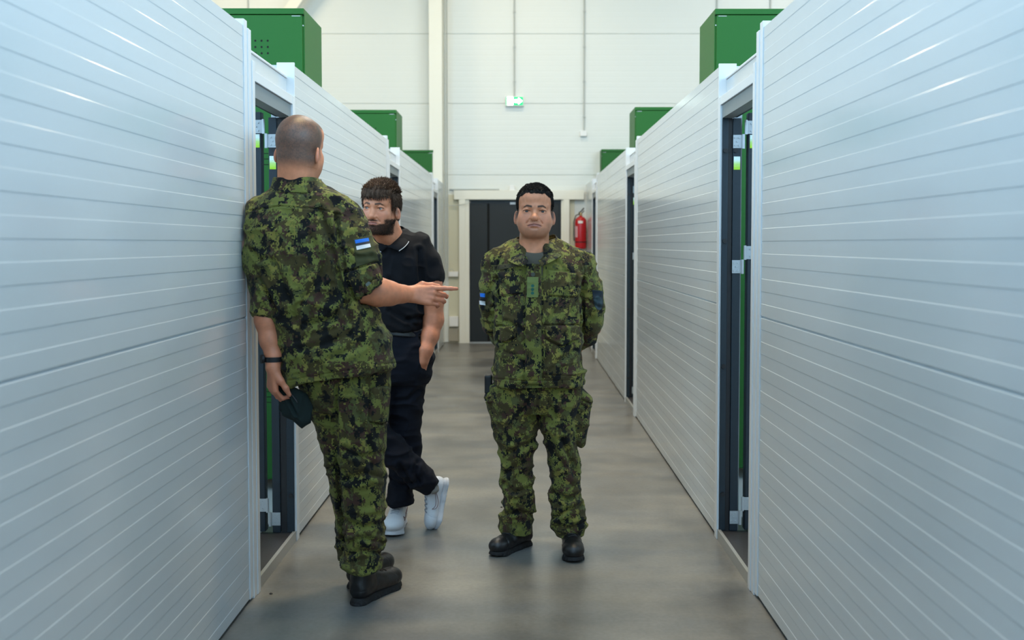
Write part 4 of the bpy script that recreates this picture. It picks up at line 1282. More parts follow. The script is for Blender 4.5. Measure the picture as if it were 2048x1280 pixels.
    J = c.done('camouflage_jacket', M['camo'], B, None, O); JV, JQ = c.V, c.Q
    bv = bvh(JV, JQ)
    # collar leaves: bent sheets lying round the neck
    def sheet(rowA, rowB, th, name, m, parent, seg=14, mid=None, puff=.0):
        """thick sheet between two world polylines"""
        A = resample(rowA, seg); Bp = resample(rowB, seg); V = []; n = 6
        for j in range(n + 1):
            t = j / n
            for i in range(seg + 1):
                p = A[i] * (1 - t) + Bp[i] * t
                out = Vector((p.x - .083, p.y - 4.76, 0)); out = out.normalized() if out.length > 1e-4 else Vector((0, -1, 0))
                V.append(p + out * puff * math.sin(math.pi * t))
        k = len(V); V2 = []
        for p in V:
            out = Vector((p.x - .083, p.y - 4.76, 0)).normalized(); V2.append(p - out * th)
        V = np.array([tuple(p) for p in V + V2]); w = seg + 1; F = []
        for j in range(n):
            for i in range(seg):
                a = j*w+i; F.append((a, a+1, a+w+1, a+w)); F.append((k+a, k+a+w, k+a+w+1, k+a+1))
        for i in range(seg): F.append((i, k+i, k+i+1, i+1)); a = n*w+i; F.append((a, a+1, k+a+1, k+a))
        for j in range(n): a = j*w; F.append((a, a+w, k+a+w, k+a)); a = j*w+seg; F.append((a, k+a, k+a+w, a+w))
        o = mesh_np(name, V, np.array(F), m, parent, None, O)
        bm = bmesh.new(); bm.from_mesh(o.data); bmesh.ops.recalc_face_normals(bm, faces=bm.faces); bm.to_mesh(o.data); bm.free()
        s_ = o.modifiers.new('round', 'SUBSURF'); s_.levels = 1; s_.render_levels = 2; return o
    facing_man.sheet = sheet
    top = [at(1070, 474, 4.845), at(1046, 473, 4.83), at(1033, 474, 4.79), at(1033, 480, 4.735), at(1043, 502, 4.665), at(1056, 524, 4.585)]
    bot = [at(1070, 490, 4.87), at(1036, 492, 4.855), at(1015, 499, 4.80), at(1009, 514, 4.715), at(1024, 527, 4.61), at(1048, 533, 4.578)]
    sheet(top, bot, .004, 'collar', M['camo2'], J, puff=.004)
    top = [at(1070, 474, 4.845), at(1096, 472, 4.83), at(1110, 468, 4.79), at(1112, 478, 4.735), at(1100, 502, 4.665), at(1078, 525, 4.585)]
    bot = [at(1070, 490, 4.87), at(1108, 490, 4.855), at(1126, 493, 4.80), at(1129, 505, 4.715), at(1112, 519, 4.61), at(1082, 534, 4.578)]
    sheet(top, bot, .004, 'collar', M['camo2'], J, puff=.004)
    # rank slide, buttons, name tape, sleeve patches
    def rank(u, v):
        for k in range(3):
            if ((u - .5) / .145) ** 2 + ((v - (.435 + .175 * k)) / .078) ** 2 < 1: return (.008, .085, .068)
        return (.125, .160, .042)
    conform('rank_slide', bv, None, [(1054.5, 554), (1077, 554), (1076, 595), (1053.5, 595)], 36, 60, M['vc'], J, .003, .003, O, None, rank)
    for px_, py_, r_ in ((1066, 549, .010),):
        p = project_line(bv, [(px_, py_), (px_ + .5, py_)], .001)[0] - O
        MB().cyl(p, p + Vector((0, -.004, 0)), r_, 18).build('button', mat('olive_button', (.05, .055, .04, 1), .4), J, bevel=.001)
    glyph = {'M': ((0,0,0,1),(0,1,.5,.4),(.5,.4,1,1),(1,1,1,0)), 'I': ((.5,0,.5,1),), 'L': ((0,1,0,0),(0,0,1,0)), 'A': ((0,0,.5,1),(.5,1,1,0),(.2,.4,.8,.4)),
             'E': ((0,0,0,1),(0,1,1,1),(0,.5,.8,.5),(0,0,1,0)), 'H': ((0,0,0,1),(1,0,1,1),(0,.5,1,.5)), 'T': ((.5,0,.5,1),(0,1,1,1))}
    def tape(u, v):
        if u < .03 or u > .97 or v < .08 or v > .92: return (.10, .10, .03)
        s_ = 'MILLA LEHT'; k = (u - .08) / .84 * len(s_); i = int(math.floor(k))
        if 0 <= i < len(s_) and s_[i] in glyph:
            gx = (k - i) / .72; gy = 1 - (v - .24) / .52
            for x0, y0, x1, y1 in glyph[s_[i]]:
                L2 = (x1-x0)**2 + (y1-y0)**2; t = min(1, max(0, ((gx-x0)*(x1-x0) + (gy-y0)*(y1-y0)) / L2))
                if math.hypot((gx - x0 - t*(x1-x0)), (gy - y0 - t*(y1-y0))) < .13: return (.010, .010, .008)
        return (.055, .045, .018)
    conform('name_tape', bv, None, [(985, 531), (1040, 525), (1041, 532), (987, 541)], 150, 24, M['vc'], J, .003, .003, O, None, tape)
    def flag(u, v):
        return (.02, .19, .72) if v < .33 else (.008, .008, .010) if v < .66 else (.72, .74, .76)
    conform('flag_patch', bv, None, [(957, 586), (970, 587), (971, 611), (959, 609)], 10, 30, M['vc'], J, .002, .002, O, None, flag)
    def crest(u, v):
        if u > .97: return (.008, .012, .018)
        if v < .26: return (.010, .020, .032)
        r = math.hypot((u - .5) / .42, (v - .62) / .36)
        if r > 1: return (.012, .018, .024)
        if r > .86: return (.03, .05, .058)
        if math.hypot((u - .55) / .16, (v - .50) / .14) < 1 and (int(u * 30) + int(v * 34)) % 2: return (.012, .028, .042)
        if math.hypot((u - .55) / .17, (v - .78) / .17) < 1: return (.010, .022, .034)
        return (.020, .042, .050)
    conform('sleeve_crest', bv, None, [(1184, 580), (1206, 582), (1207, 621), (1189, 620)], 26, 44, M['vc'], J, .002, .003, O,
            lambda u, v: v < .55 or ((u - .5) / .5) ** 2 + ((v - .55) / .45) ** 2 < 1, crest)
    # --- trousers
    f = Field((-.22, 4.5, .07), (.46, 4.98, .96), .0048)
    f.zloft(rings([(745, 993, 1162, 4.745, .135), (775, 990, 1160, 4.745, .140), (800, 990, 1156, 4.745, .140), (822, 1000, 1145, 4.745, .12)]), p=2.3)
    L = [(770, 980, 1076), (800, 978, 1077), (850, 984, 1077), (880, 993, 1073), (910, 999, 1068), (940, 1001, 1066), (970, 1003, 1067), (1000, 1006, 1068), (1020, 1006, 1067), (1040, 1000, 1067), (1060, 1003, 1065), (1066, 1006, 1064)]
    f.zloft([ring(y, a, b, 4.745 + .02 * (y > 1000), .115 - .038 * sstep(800, 950, y)) for y, a, b in L], .02)
    Rr = [(770, 1074, 1164), (800, 1076, 1160), (850, 1079, 1152), (880, 1089, 1152), (910, 1097, 1157), (940, 1101, 1160), (970, 1102, 1162), (1000, 1102, 1165), (1030, 1104, 1170), (1050, 1106, 1172), (1068, 1112, 1171), (1082, 1122, 1169)]
    f.zloft([ring(y, a, b, 4.735, .115 - .035 * sstep(800, 950, y)) for y, a, b in Rr], .02)
    f.cut(at(1145, 1076, 4.735), (-.38, 0, -1), .003) if False else None
    V, Q = f.surface(); V = relax(V, Q, 1, .4); c = Cloth(V, Q); fold_legs(c, 31, .0095)
    for pl, dp, w in (([(1020, 905), (1050, 890), (1070, 880)], .008, 5), ([(1012, 945), (1040, 930), (1066, 905)], .008, 5), ([(1006, 965), (1030, 985), (1062, 975)], .008, 4), ([(1008, 1030), (1035, 1022), (1066, 1030)], .009, 4),
                      ([(1095, 870), (1110, 905), (1125, 935)], .008, 5), ([(1125, 880), (1140, 920), (1150, 950)], .008, 5), ([(1106, 985), (1135, 1000), (1160, 990)], .009, 5), ([(1108, 1035), (1140, 1020), (1168, 1010)], .008, 4), ([(1112, 1050), (1140, 1058), (1168, 1045)], .008, 4),
                      ([(1075, 780), (1074, 810), (1076, 840)], .006, 2), ([(1060, 800), (1040, 830)], .005, 4), ([(1095, 800), (1112, 835)], .005, 4)): c.crease(pl, dp, w)
    c.renorm(); T = c.done('camouflage_trousers', M['camo2'], B, None, O)
    # cargo pockets standing off the thighs
    def pocket(corners, Y, dep, seed, flap):
        g = Field((min(at(p[0], p[1], Y).x for p in corners) - .03, Y - dep - .03, min(at(p[0], p[1], Y).z for p in corners) - .03),
                  (max(at(p[0], p[1], Y).x for p in corners) + .03, Y + dep + .03, max(at(p[0], p[1], Y).z for p in corners) + .03), .0038)
        P3 = [at(p[0], p[1], Y) for p in corners]; cen = sum(P3, Vector()) / len(P3)
        def fn(X, Yy, Z):
            d = -1.0
            for i in range(len(P3)):
                a, b_ = P3[i], P3[(i + 1) % len(P3)]; nx, nz = (b_.z - a.z), -(b_.x - a.x); l = math.hypot(nx, nz); nx /= l; nz /= l
                if (cen.x - a.x) * nx + (cen.z - a.z) * nz > 0: nx, nz = -nx, -nz
                d = smax(d, (X - a.x) * nx + (Z - a.z) * nz + 0 * Yy, .02)
            return smax(d, np.abs(Yy - Y) - dep + 0 * X + 0 * Z, .03)
        lo, hi = g.everywhere(); g.op(fn, lo, hi, 0)
        V, Q = g.surface(); V = relax(V, Q, 1, .5); c = Cloth(V, Q); c.ridged((10, 10, 14), .009, seed, None, 1.5).renorm(); c.crease(flap, .006, 2.2).renorm()
        return c.done('cargo_pocket', M['camo2'], T, None, O)
    pocket([(1138, 778), (1152, 772), (1183, 797), (1166, 889), (1138, 885)], 4.765, .075, 41, [(1140, 790), (1160, 800), (1183, 808)])
    pocket([(972, 786), (990, 776), (1004, 800), (1002, 870), (985, 862)], 4.765, .075, 43, [(970, 800), (985, 797), (1004, 803)])
    # radio pouch at the hip and dangling toggles
    p = at(977, 768, 4.74) - O
    MB().box(p.x - .018, p.x + .018, p.y - .03, p.y + .03, p.z - .045, p.z + .045).build('hip_pouch', M['black'], T, bevel=.008)
    for x_, y_, yy in ((972, 792, 4.71), (1179, 803, 4.71)):
        p = at(x_, y_, yy) - O; MB().tube([p + Vector((0, 0, .012)), p, p + Vector((0, 0, -.022))], [.004, .0075, .006], 8).build('toggle', M['black'], T, smooth=True)
    # --- boots
    h1 = on_floor(1052, 1093); boot('boot', (h1.x + .02, h1.y + .05, 0), (-.62, -.74, 0), B, O, .292, shaft=.24)
    h2 = on_floor(1139, 1083); boot('boot', (h2.x - .004, h2.y - .04, 0), (.03, -1, 0), B, O, .315, shaft=.21)
    return B

def resample(pts, n):
    pts = [Vector(p) for p in pts]
    # Catmull-Rom smoothing then even spacing
    P = [pts[0]] + pts + [pts[-1]]; out = []
    for i in range(1, len(P) - 2):
        for k in range(8):
            t = k / 8; a, b, c, d = P[i-1], P[i], P[i+1], P[i+2]
            out.append(.5 * ((2*b) + (c - a) * t + (2*a - 5*b + 4*c - d) * t*t + (3*b - a - 3*c + d) * t**3))
    out.append(pts[-1])
    L = [0]
    for a, b in zip(out[:-1], out[1:]): L.append(L[-1] + (b - a).length)
    res = []; j = 0
    for i in range(n + 1):
        s = L[-1] * i / n
        while j < len(L) - 2 and L[j + 1] < s: j += 1
        t = (s - L[j]) / max(L[j+1] - L[j], 1e-9); res.append(out[j] * (1 - t) + out[j+1] * t)
    return res
facing_man()
# ---------------------------------------------------------------- tall man in camouflage seen from behind, leaning on the left wall
def leaning_man():
    Y0 = 4.02; O = Vector((-.62, 4.14, 0))
    HM = mat4(at(599, 297, 4.02), yaw=163, pitch=-4, roll=-2.5, s=1.075)
    sk, _ = head(HM, dict(wx=1.0, fat=.001, neck=.063, nb=(.012, -.020), nz=-.165, crop=(.060, .044, .036), hair=(.05, .035, .028), stubble=.25, h=.0020, tone=(1.0, .90, .84)))
    # pointing arm and open hand
    hnd = hand_cones(at(816, 589, 4.08), (.98, -.04, -.03), (.10, -1, .25), -1,
                     [(4, 6, 4), (38, 40, 18), (34, 46, 20), (38, 48, 20)], spread=.03, scale=1.12, thumb=(.95, .10, -.55))
    armR = limb_skin([pr(728, 578, 3.97, .060), pr(757, 584, 3.99, .056), pr(780, 587, 4.02, .047), pr(802, 588, 4.06, .035), (at(818, 588, 4.08), .033)], hnd, .0024, (.98, .86, .80))
    hndL = hand_cones(at(545, 735, 3.93), (-.02, .06, -1), (-.80, -.60, .05), -1, [(42, 58, 34), (40, 56, 34), (36, 52, 32), (30, 48, 30)], scale=1.02, thumb=(.85, .30, -.50))
    armL = limb_skin([pr(533, 600, 3.98, .050), pr(534, 640, 3.97, .047), pr(540, 680, 3.96, .039), pr(547, 712, 3.945, .031), (at(546, 735, 3.93), .030)], hndL, .0024, (.95, .84, .80))
    core = Field((-1.07, 3.85, .05), (-.45, 4.25, 1.75), .014)
    core.zloft(rings([(370, 570, 640, Y0, .05), (420, 530, 700, Y0, .08), (560, 560, 710, Y0, .09), (700, 600, 740, Y0, .07), (765, 640, 745, Y0 + .03, .05)]))
    core.cone(at(662, 805, 4.11), at(696, 1110, 4.18), .055, .03, .03); core.cone(at(718, 800, 4.05), at(730, 1130, 4.06), .055, .033, .03)
    cV, cQ = core.surface()
    V, Q, _ = merge([(sk[0], sk[1]), (armR[0], armR[1]), (armL[0], armL[1]), (cV, cQ)])
    C = np.concatenate([sk[2], armR[2], armL[2], np.tile(SKIN, (len(cV), 1))])
    B = mesh_np('person', V, Q, M['skin'], None, C, O); B.location = O
    tag(B, 'tall man with shaved head in camouflage uniform seen from behind, leaning on the wall', 'person')
    eyes(HM, B, (.0, .0), origin=O)
    # --- jacket
    f = Field((-1.12, 3.72, .85), (-.40, 4.32, 1.82), .0036)
    f.zloft(rings([(366, 566, 638, 4.03, .070), (374, 552, 662, 4.03, .085), (386, 534, 686, 4.03, .10), (400, 514, 708, 4.03, .115), (425, 502, 722, 4.03, .13), (470, 500, 722, 4.03, .145), (520, 508, 722, 4.03, .15), (570, 528, 726, 4.03, .15),
                   (620, 543, 750, 4.03, .15), (660, 553, 772, 4.03, .155), (700, 562, 784, 4.03, .16), (740, 570, 792, 4.03, .16), (775, 576, 796, 4.03, .16)]), p=2.25)
    f.chain([pr(528, 428, 4.02, .062), pr(515, 460, 4.01, .052), pr(515, 520, 3.99, .050), pr(524, 570, 3.98, .050), pr(532, 604, 3.975, .052), pr(533, 618, 3.975, .051)], .02)
    f.chain([pr(688, 430, 4.01, .064), pr(705, 475, 3.985, .070), pr(716, 520, 3.965, .079), pr(722, 552, 3.96, .078), pr(736, 576, 3.965, .066)], .022)
    f.cone(pr(728, 566, 3.96, 0)[0], pr(744, 578, 3.97, 0)[0], .069, .060, .006)                     # rolled cuff
    # cut the sleeve open at the cuff line
    a = at(766, 560, 3.97); b = at(712, 598, 3.97); n = Vector((b.z - a.z, 0, -(b.x - a.x))); n = n if n.x > 0 else -n
    lo, hi = f.everywhere()
    mid = (a + b) / 2
    def cuff(X, Y, Z):
        d = (X - mid.x) * n.x / n.length + (Z - mid.z) * n.z / n.length + 0 * Y
        zone = np.maximum(at(700, 600, 3.97).x - X, np.maximum(Z - at(700, 545, 3.97).z, at(700, 612, 3.97).z - Z)) + 0 * Y
        near = np.maximum(zone, (Y - 3.985))
        return np.maximum(-d, near)                                  # inside (negative) = beyond the cuff
    f.op(cuff, lo, hi, .004, 'sub')
    f.cone(at(533, 614, 3.975), at(533, 640, 3.975), .043, .043, .004, 'sub')
    f.cut(at(575, 768, 4.0), (.165, 0, -1), .004)
    # collar opening
    V, Q = f.surface(); V = relax(V, Q, 1, .4); c = Cloth(V, Q)
    z = c.V[:, 2]
    c.ridged((7, 7, 8), .010, 51, None, 1.5).renorm(); c.ridged((18, 18, 22), .0045, 52, None, 1.3).renorm()
    for pl, dp, w in (([(640, 420), (662, 480), (680, 560), (700, 640)], .010, 6), ([(655, 500), (640, 560), (600, 610)], .008, 6), ([(700, 600), (660, 640), (610, 650)], .009, 6), ([(545, 520), (580, 600), (600, 660)], .008, 6),
                      ([(760, 640), (720, 690), (660, 720)], .007, 6), ([(672, 430), (677, 480), (690, 540), (712, 598)], .012, 4), ([(520, 560), (540, 600), (552, 625)], .010, 4), ([(600, 700), (640, 690), (700, 670)], .006, 6),
                      ([(690, 500), (715, 515), (745, 512)], .005, 4), ([(505, 500), (518, 520), (532, 515)], .006, 4), ([(620, 470), (640, 530), (650, 600)], .006, 7)): c.crease(pl, dp, w)
    c.renorm()
    c.crease([(500, 421), (560, 412), (640, 418), (690, 432)], .0035, 1.5)                            # yoke seam
    c.crease([(690, 386), (722, 415), (738, 440)], .003, 1.5)
    c.emboss([(690, 548), (753, 526), (760, 545), (762, 562), (716, 598), (700, 570)], .005, 2.0)      # turned up sleeve
    c.emboss([(730, 575), (756, 556), (763, 563), (760, 574), (738, 588), (731, 586)], .004, 1.6)
    c.crease([(577, 761), (650, 748), (792, 725)], .002, 1.3)
    c.renorm(); J = c.done('camouflage_jacket', M['camo'], B, None, O); bv = bvh(c.V, c.Q)
    # stand-up collar round the neck
    f = Field((-1.10, 3.88, 1.55), (-.68, 4.18, 1.84), .0028)
    rr = rings([(357, 549, 640, 4.03, .092), (372, 545, 652, 4.03, .098), (388, 536, 668, 4.03, .106)])
    f.zloft(rr); f.zloft([(r[0] + (.02 if i == 0 else (-.02 if i == 2 else 0)), r[1], r[2], r[3] - .009, r[4] - .009) for i, r in enumerate(rr)], .001, 'sub')
    V, Q = f.surface(); c = Cloth(V, Q); c.ridged((14, 14, 8), .003, 5); c.renorm().done('collar', M['camo2'], J, None, O)
    # elbow patch with flag, sleeve button
    olive = mat('olive_velcro', (.050, .052, .018, 1), .95, bump=.6, bscale=500)
    conform('sleeve_panel', bv, None, [(706, 478), (744, 470), (758, 522), (712, 534)], 20, 26, olive, J, .002, .002, O)
    def flag(u, v): return (.015, .17, .68) if v < .36 else (.025, .028, .035) if v < .62 else (.70, .72, .74)
    conform('flag_patch', bv, None, [(709.5, 480), (737, 475.5), (742, 494), (713.5, 500)], 24, 30, M['vc'], J, .0045, .002, O, None, flag)
    p = project_line(bv, [(737, 569), (737.5, 569)], .001)
    if p: p = p[0] - O; MB().cyl(p, p + Vector((.0, -.005, .001)), .011, 18).build('button', mat('olive_button_two', (.06, .075, .06, 1), .4), J, bevel=.001)
    # --- trousers
    f = Field((-1.02, 3.85, .08), (-.42, 4.36, 1.02), .0048)
    f.zloft(rings([(735, 590, 785, 4.05, .14), (770, 600, 779, 4.05, .14), (800, 612, 776, 4.06, .13), (820, 622, 770, 4.07, .11)]), p=2.3)
    Lg = [(770, 602, 692), (800, 611, 692), (840, 625, 694), (880, 640, 695), (905, 650, 697), (930, 650, 698), (950, 657, 702), (1000, 667, 706), (1040, 674, 708), (1075, 679, 710), (1095, 672, 712), (1110, 682, 714)]
    f.zloft([ring(y, a, b, 4.10 + .08 * sstep(800, 1100, y), .105 - .04 * sstep(800, 1000, y)) for y, a, b in Lg], .02)
    Rg = [(770, 655, 777), (800, 664, 776), (840, 668, 775), (880, 672, 773), (920, 678, 769), (960, 683, 768), (1000, 686, 769), (1040, 689, 768), (1075, 690, 766), (1095, 692, 762), (1112, 690, 764), (1122, 686, 769), (1135, 692, 764)]
    f.zloft([ring(y, a, b, 4.035 + .02 * sstep(800, 1100, y), .12 - .035 * sstep(800, 1000, y)) for y, a, b in Rg], .02)
    V, Q = f.surface(); V = relax(V, Q, 1, .4); c = Cloth(V, Q); fold_legs(c, 61, .0105)
    for pl, dp, w in (([(672, 770), (672, 850), (676, 930), (682, 1010), (690, 1080)], .012, 4), ([(720, 830), (740, 900), (745, 950)], .006, 5), ([(690, 900), (720, 915), (765, 905)], .007, 5), ([(690, 960), (725, 945), (768, 955)], .007, 5), ([(692, 1040), (725, 1055), (766, 1045)], .009, 5),
                      ([(695, 1085), (730, 1075), (764, 1085)], .009, 4), ([(694, 1110), (730, 1100), (765, 1108)], .008, 4), ([(650, 940), (670, 935)], .010, 4), ([(672, 1085), (690, 1080)], .008, 4)): c.crease(pl, dp, w)
    c.emboss([(744, 775), (774, 772), (776, 790), (770, 846), (740, 842)], .008, 2.0)
    c.renorm(); T = c.done('camouflage_trousers', M['camo2'], B, None, O)
    # --- boots
    d = Vector((.48, .88, 0)).normalized()
    h = on_floor(712, 1213); boot('boot', (h.x - .01, h.y + .0, 0), d, B, O, .315)
    h = on_floor(706, 1180); boot('boot', (h.x - .01, h.y + .0, 0), (.42, .9, 0), B, O, .315)
    # --- wrist watch
    w = MB(); cpt = at(546.5, 718, 3.943) - O
    ringp = []
    for k in range(25):
        t = 2 * math.pi * k / 24; ringp.append(cpt + Vector((.0345 * math.cos(t), .0345 * math.sin(t), 0)))
    wm = MB()
    vs = []; 
    for p in ringp[:-1]:
        o_ = Vector((p.x - cpt.x, p.y - cpt.y, 0)).normalized()
        for dr, dz in ((.001, -.010), (.004, -.010), (.004, .010), (.001, .010)): vs.append(p + o_ * dr + Vector((0, 0, dz)))
    n = 24; fs = [(4*i+j, 4*((i+1) % n)+j, 4*((i+1) % n)+(j+1) % 4, 4*i+(j+1) % 4) for i in range(n) for j in range(4)]
    wm.add(vs, fs); W_ = wm.build('wrist_watch', M['black'], B, smooth=True)
    dv = Vector((-.85, -.5, .05)).normalized(); a = cpt + dv * .0385
    MB().cyl(a, a + dv * .011, .018, 24).build('watch_case', M['black'], W_, bevel=.0015)
    return B, hndL
lean_B, lean_hand = leaning_man()

def beret():
    """dark green beret hanging folded from the fingers"""
    O = at(592, 800, 3.95)
    f = Field(tuple(at(545, 870, 3.95) - Vector((0, .12, 0))), tuple(at(640, 740, 3.95) + Vector((0, .12, 0))), .0032)
    pts = [(566, 778, .014), (576, 790, .032), (589, 808, .043), (599, 825, .038), (603, 833, .030)]
    f.chain([(at(x, y, 3.955), r) for x, y, r in pts], .02, flat=(.2, 1, 0), fs=.42)
    V, Q = f.surface(); V = relax(V, Q, 1, .4); c = Cloth(V, Q); c.ridged((16, 16, 16), .009, 8, None, 1.5).renorm().soft((9, 9, 9), .012, 3).renorm()
    c.crease([(560, 775), (578, 800), (592, 830)], .006, 2.5); c.renorm()
    mt = mat('dark_green_felt', (.004, .013, .012, 1), .95, bump=.6, bscale=600)
    o = c.done('beret', mt, None, None, O); o.location = O
    tag(o, 'dark green felt beret hanging from the left hand of the man leaning on the wall', 'beret')
    bv = bvh(c.V, c.Q)
    band = [(557, 768), (566, 764), (574, 772)]
    pl = resample([at(563, 776, 3.945) - O, at(570, 780, 3.94) - O, at(584, 790, 3.935) - O, at(600, 812, 3.932) - O, at(611, 838, 3.94) - O], 24)
    MB().tube(pl, .004, 8).build('leather_band', M['leather'], o, smooth=True)
beret()
# ---------------------------------------------------------------- bearded man in a black polo shirt
def polo_man():
    Y0 = 5.05; O = Vector((-.63, 5.05, 0))
    HM = mat4(at(762, 415, 4.92), yaw=-17, pitch=-3, roll=4.0, s=1.03)
    sk, hair = head(HM, dict(wx=1.0, fat=.001, mo=.004, mw=.95, neck=.056, nb=(.020, .130), nz=-.19, open=.0048, stubble=.80, beard=7000, jw=.86, beardcol=(.040, .023, .015), hair=(.065, .038, .024), brow=.9, browc=(.022, .013, .009), burn=.7, tone=(1.03, .96, .93),
        style=dict(th=.0095, line=.050, temple=-.005, back=-.06, curve=.10, amp=.005, fringe=True, fx=.0, tufts=7000, tlen=.014, tips=(.15, .085, .05))))
    armL = limb_skin([pr(865, 560, 5.04, .050), pr(866, 600, 5.03, .053), pr(867, 640, 5.03, .050), pr(860, 672, 5.00, .043), pr(852, 700, 4.97, .033), pr(846, 722, 4.97, .030)],
                     hand_cones(at(846, 722, 4.97), (-.25, .15, -.95), (.6, -.8, 0), 1, [(20, 25, 15)] * 4, scale=.95), .0028, (1.0, .88, .84))
    armR = limb_skin([pr(712, 500, 5.05, .05), pr(700, 600, 5.10, .045), pr(715, 700, 5.02, .03)], hand_cones(at(715, 700, 5.02), (.3, 0, -.95), (-.6, -.8, 0), -1, [(20, 25, 15)] * 4, scale=.95), .004, (1.0, .9, .86))
    core = Field((-.95, 4.85, .05), (-.30, 5.3, 1.55), .014)
    core.zloft(rings([(480, 760, 815, Y0, .05), (520, 735, 850, Y0, .08), (640, 735, 835, Y0, .09), (700, 730, 850, Y0, .09)]))
    core.cone(at(745, 740, 5.02), at(745, 865, 4.98), .07, .05, .03); core.cone(at(745, 865, 4.98), at(845, 968, 5.02), .05, .036, .02); core.cone(at(815, 740, 5.1), at(798, 1020, 5.175), .06, .03, .03)
    cV, cQ = core.surface()
    V, Q, _ = merge([(sk[0], sk[1]), (armL[0], armL[1]), (armR[0], armR[1]), (cV, cQ)])
    C = np.concatenate([sk[2], armL[2], armR[2], np.tile(SKIN, (len(cV), 1))])
    B = mesh_np('person', V, Q, M['skin'], None, C, O); B.location = O
    tag(B, 'bearded young man in black polo shirt and navy trousers, legs crossed, hand in pocket', 'person')
    mesh_np('hair', hair[0], hair[1], M['hair'], B, hair[2], O)
    mesh_np('beard', *head.beard[:2], M['hair'], B, head.beard[2], O)
    eyes(HM, B, (-.42, .34), (.035, .025, .018), origin=O)
    # --- polo shirt
    f = Field((-1.0, 4.80, .98), (-.30, 5.32, 1.56), .0044)
    f.zloft(rings([(462, 768, 812, 5.08, .06), (470, 752, 828, 5.07, .08), (480, 736, 846, 5.06, .095), (495, 722, 858, 5.05, .105), (520, 712, 863, 5.05, .12), (560, 712, 858, 5.05, .13), (600, 714, 852, 5.05, .13), (640, 716, 846, 5.05, .135), (658, 718, 842, 5.05, .135)]), p=2.25)
    f.chain([pr(838, 492, 5.055, .062), pr(853, 520, 5.05, .066), pr(861, 550, 5.045, .060), pr(864, 580, 5.04, .055)], .025)
    f.chain([pr(730, 492, 5.055, .055), pr(722, 530, 5.06, .058), pr(716, 580, 5.08, .055)], .025)
    f.cone(at(866, 574, 5.03), at(866, 600, 5.03), .049, .050, .004, 'sub')
    f.cone(at(785, 452, 5.04), at(778, 490, 4.95), .060, .014, .008, 'sub')
    V, Q = f.surface(); V = relax(V, Q, 1, .4); c = Cloth(V, Q)
    c.ridged((7, 7, 9), .009, 71, None, 1.4).renorm(); c.ridged((17, 17, 20), .003, 72).renorm()
    for pl, dp, w in (([(838, 500), (842, 560), (840, 620)], .010, 4), ([(780, 560), (810, 600), (840, 610)], .006, 6), ([(780, 620), (810, 640), (842, 635)], .008, 4), ([(770, 600), (800, 625), (830, 650)], .005, 4)): c.crease(pl, dp, w)
    c.renorm(); J = c.done('polo_shirt', M['polo'], B, None, O); bv = bvh(c.V, c.Q)
    # collar leaves with white tipping
    top = [at(790, 452, 5.16), at(803, 452, 5.14), at(810, 458, 5.08), at(806, 470, 5.00), at(790, 484, 4.945), at(777, 494, 4.925)]
    bot = [at(792, 462, 5.18), at(812, 462, 5.15), at(820, 472, 5.06), at(817, 484, 4.97), at(809, 494, 4.925), at(798, 502, 4.91)]
    K = facing_man.sheet
    def coll(top, bot):
        n = 16; A = resample(top, n); Bq = resample(bot, n); V = []; m_ = 6; cen = Vector((at(780, 470, 5.08).x, 5.08, 0))
        for j in range(m_ + 1):
            for i in range(n + 1):
                t = j / m_; p = A[i] * (1-t) + Bq[i] * t; o_ = Vector((p.x - cen.x, p.y - cen.y, 0)).normalized(); V.append(p + o_ * .006 * math.sin(math.pi * t))
        k = len(V); V += [p - Vector((p.x - cen.x, p.y - cen.y, 0)).normalized() * .004 for p in V]
        w = n + 1; F = []
        for j in range(m_):
            for i in range(n): a = j*w+i; F += [(a, a+1, a+w+1, a+w), (k+a, k+a+w, k+a+w+1, k+a+1)]
        for i in range(n): F.append((i, k+i, k+i+1, i+1)); a = m_*w+i; F.append((a, a+1, k+a+1, k+a))
        for j in range(m_): a = j*w; F.append((a, a+w, k+a+w, k+a)); a = j*w+n; F.append((a, k+a, k+a+w, a+w))
        o = mesh_np('collar', np.array([tuple(p) for p in V]), np.array(F), M['polo'], J, None, O)
        bm = bmesh.new(); bm.from_mesh(o.data); bmesh.ops.recalc_face_normals(bm, faces=bm.faces); bm.to_mesh(o.data); bm.free()
        MB().tube([Vector(p) - O for p in resample(bot, 30)][6:], .0019, 6).build('white_tipping', mat('white_piping', (.55, .56, .58, 1), .8), o, smooth=True)
    coll(top, bot)
    top = [at(790, 452, 5.16), at(768, 456, 5.14), at(752, 462, 5.08), at(750, 474, 5.00), at(763, 486, 4.945), at(775, 494, 4.925)]
    bot = [at(792, 462, 5.18), at(760, 466, 5.15), at(738, 474, 5.06), at(738, 486, 4.97), at(748, 497, 4.925), at(762, 504, 4.91)]
    coll(top, bot)
    # --- trousers
    f = Field((-.98, 4.80, .07), (-.26, 5.32, 1.12), .0048)
    f.zloft(rings([(650, 722, 838, 5.05, .125), (675, 715, 852, 5.05, .13), (700, 712, 865, 5.05, .135), (720, 713, 867, 5.05, .135), (745, 716, 860, 5.05, .13), (765, 722, 853, 5.05, .11)]), p=2.2)
    Lg = [(745, 772, 860), (765, 774, 855), (785, 775, 850), (800, 776, 846), (830, 777, 842), (860, 777, 840), (890, 778, 839), (920, 779, 836), (945, 781, 831), (965, 781, 827), (985, 777, 824), (998, 775, 823), (1004, 775, 825)]
    f.zloft([ring(y, a, b, 5.06 + .05 * sstep(750, 980, y), .10 - .025 * sstep(760, 900, y)) for y, a, b in Lg], .025)
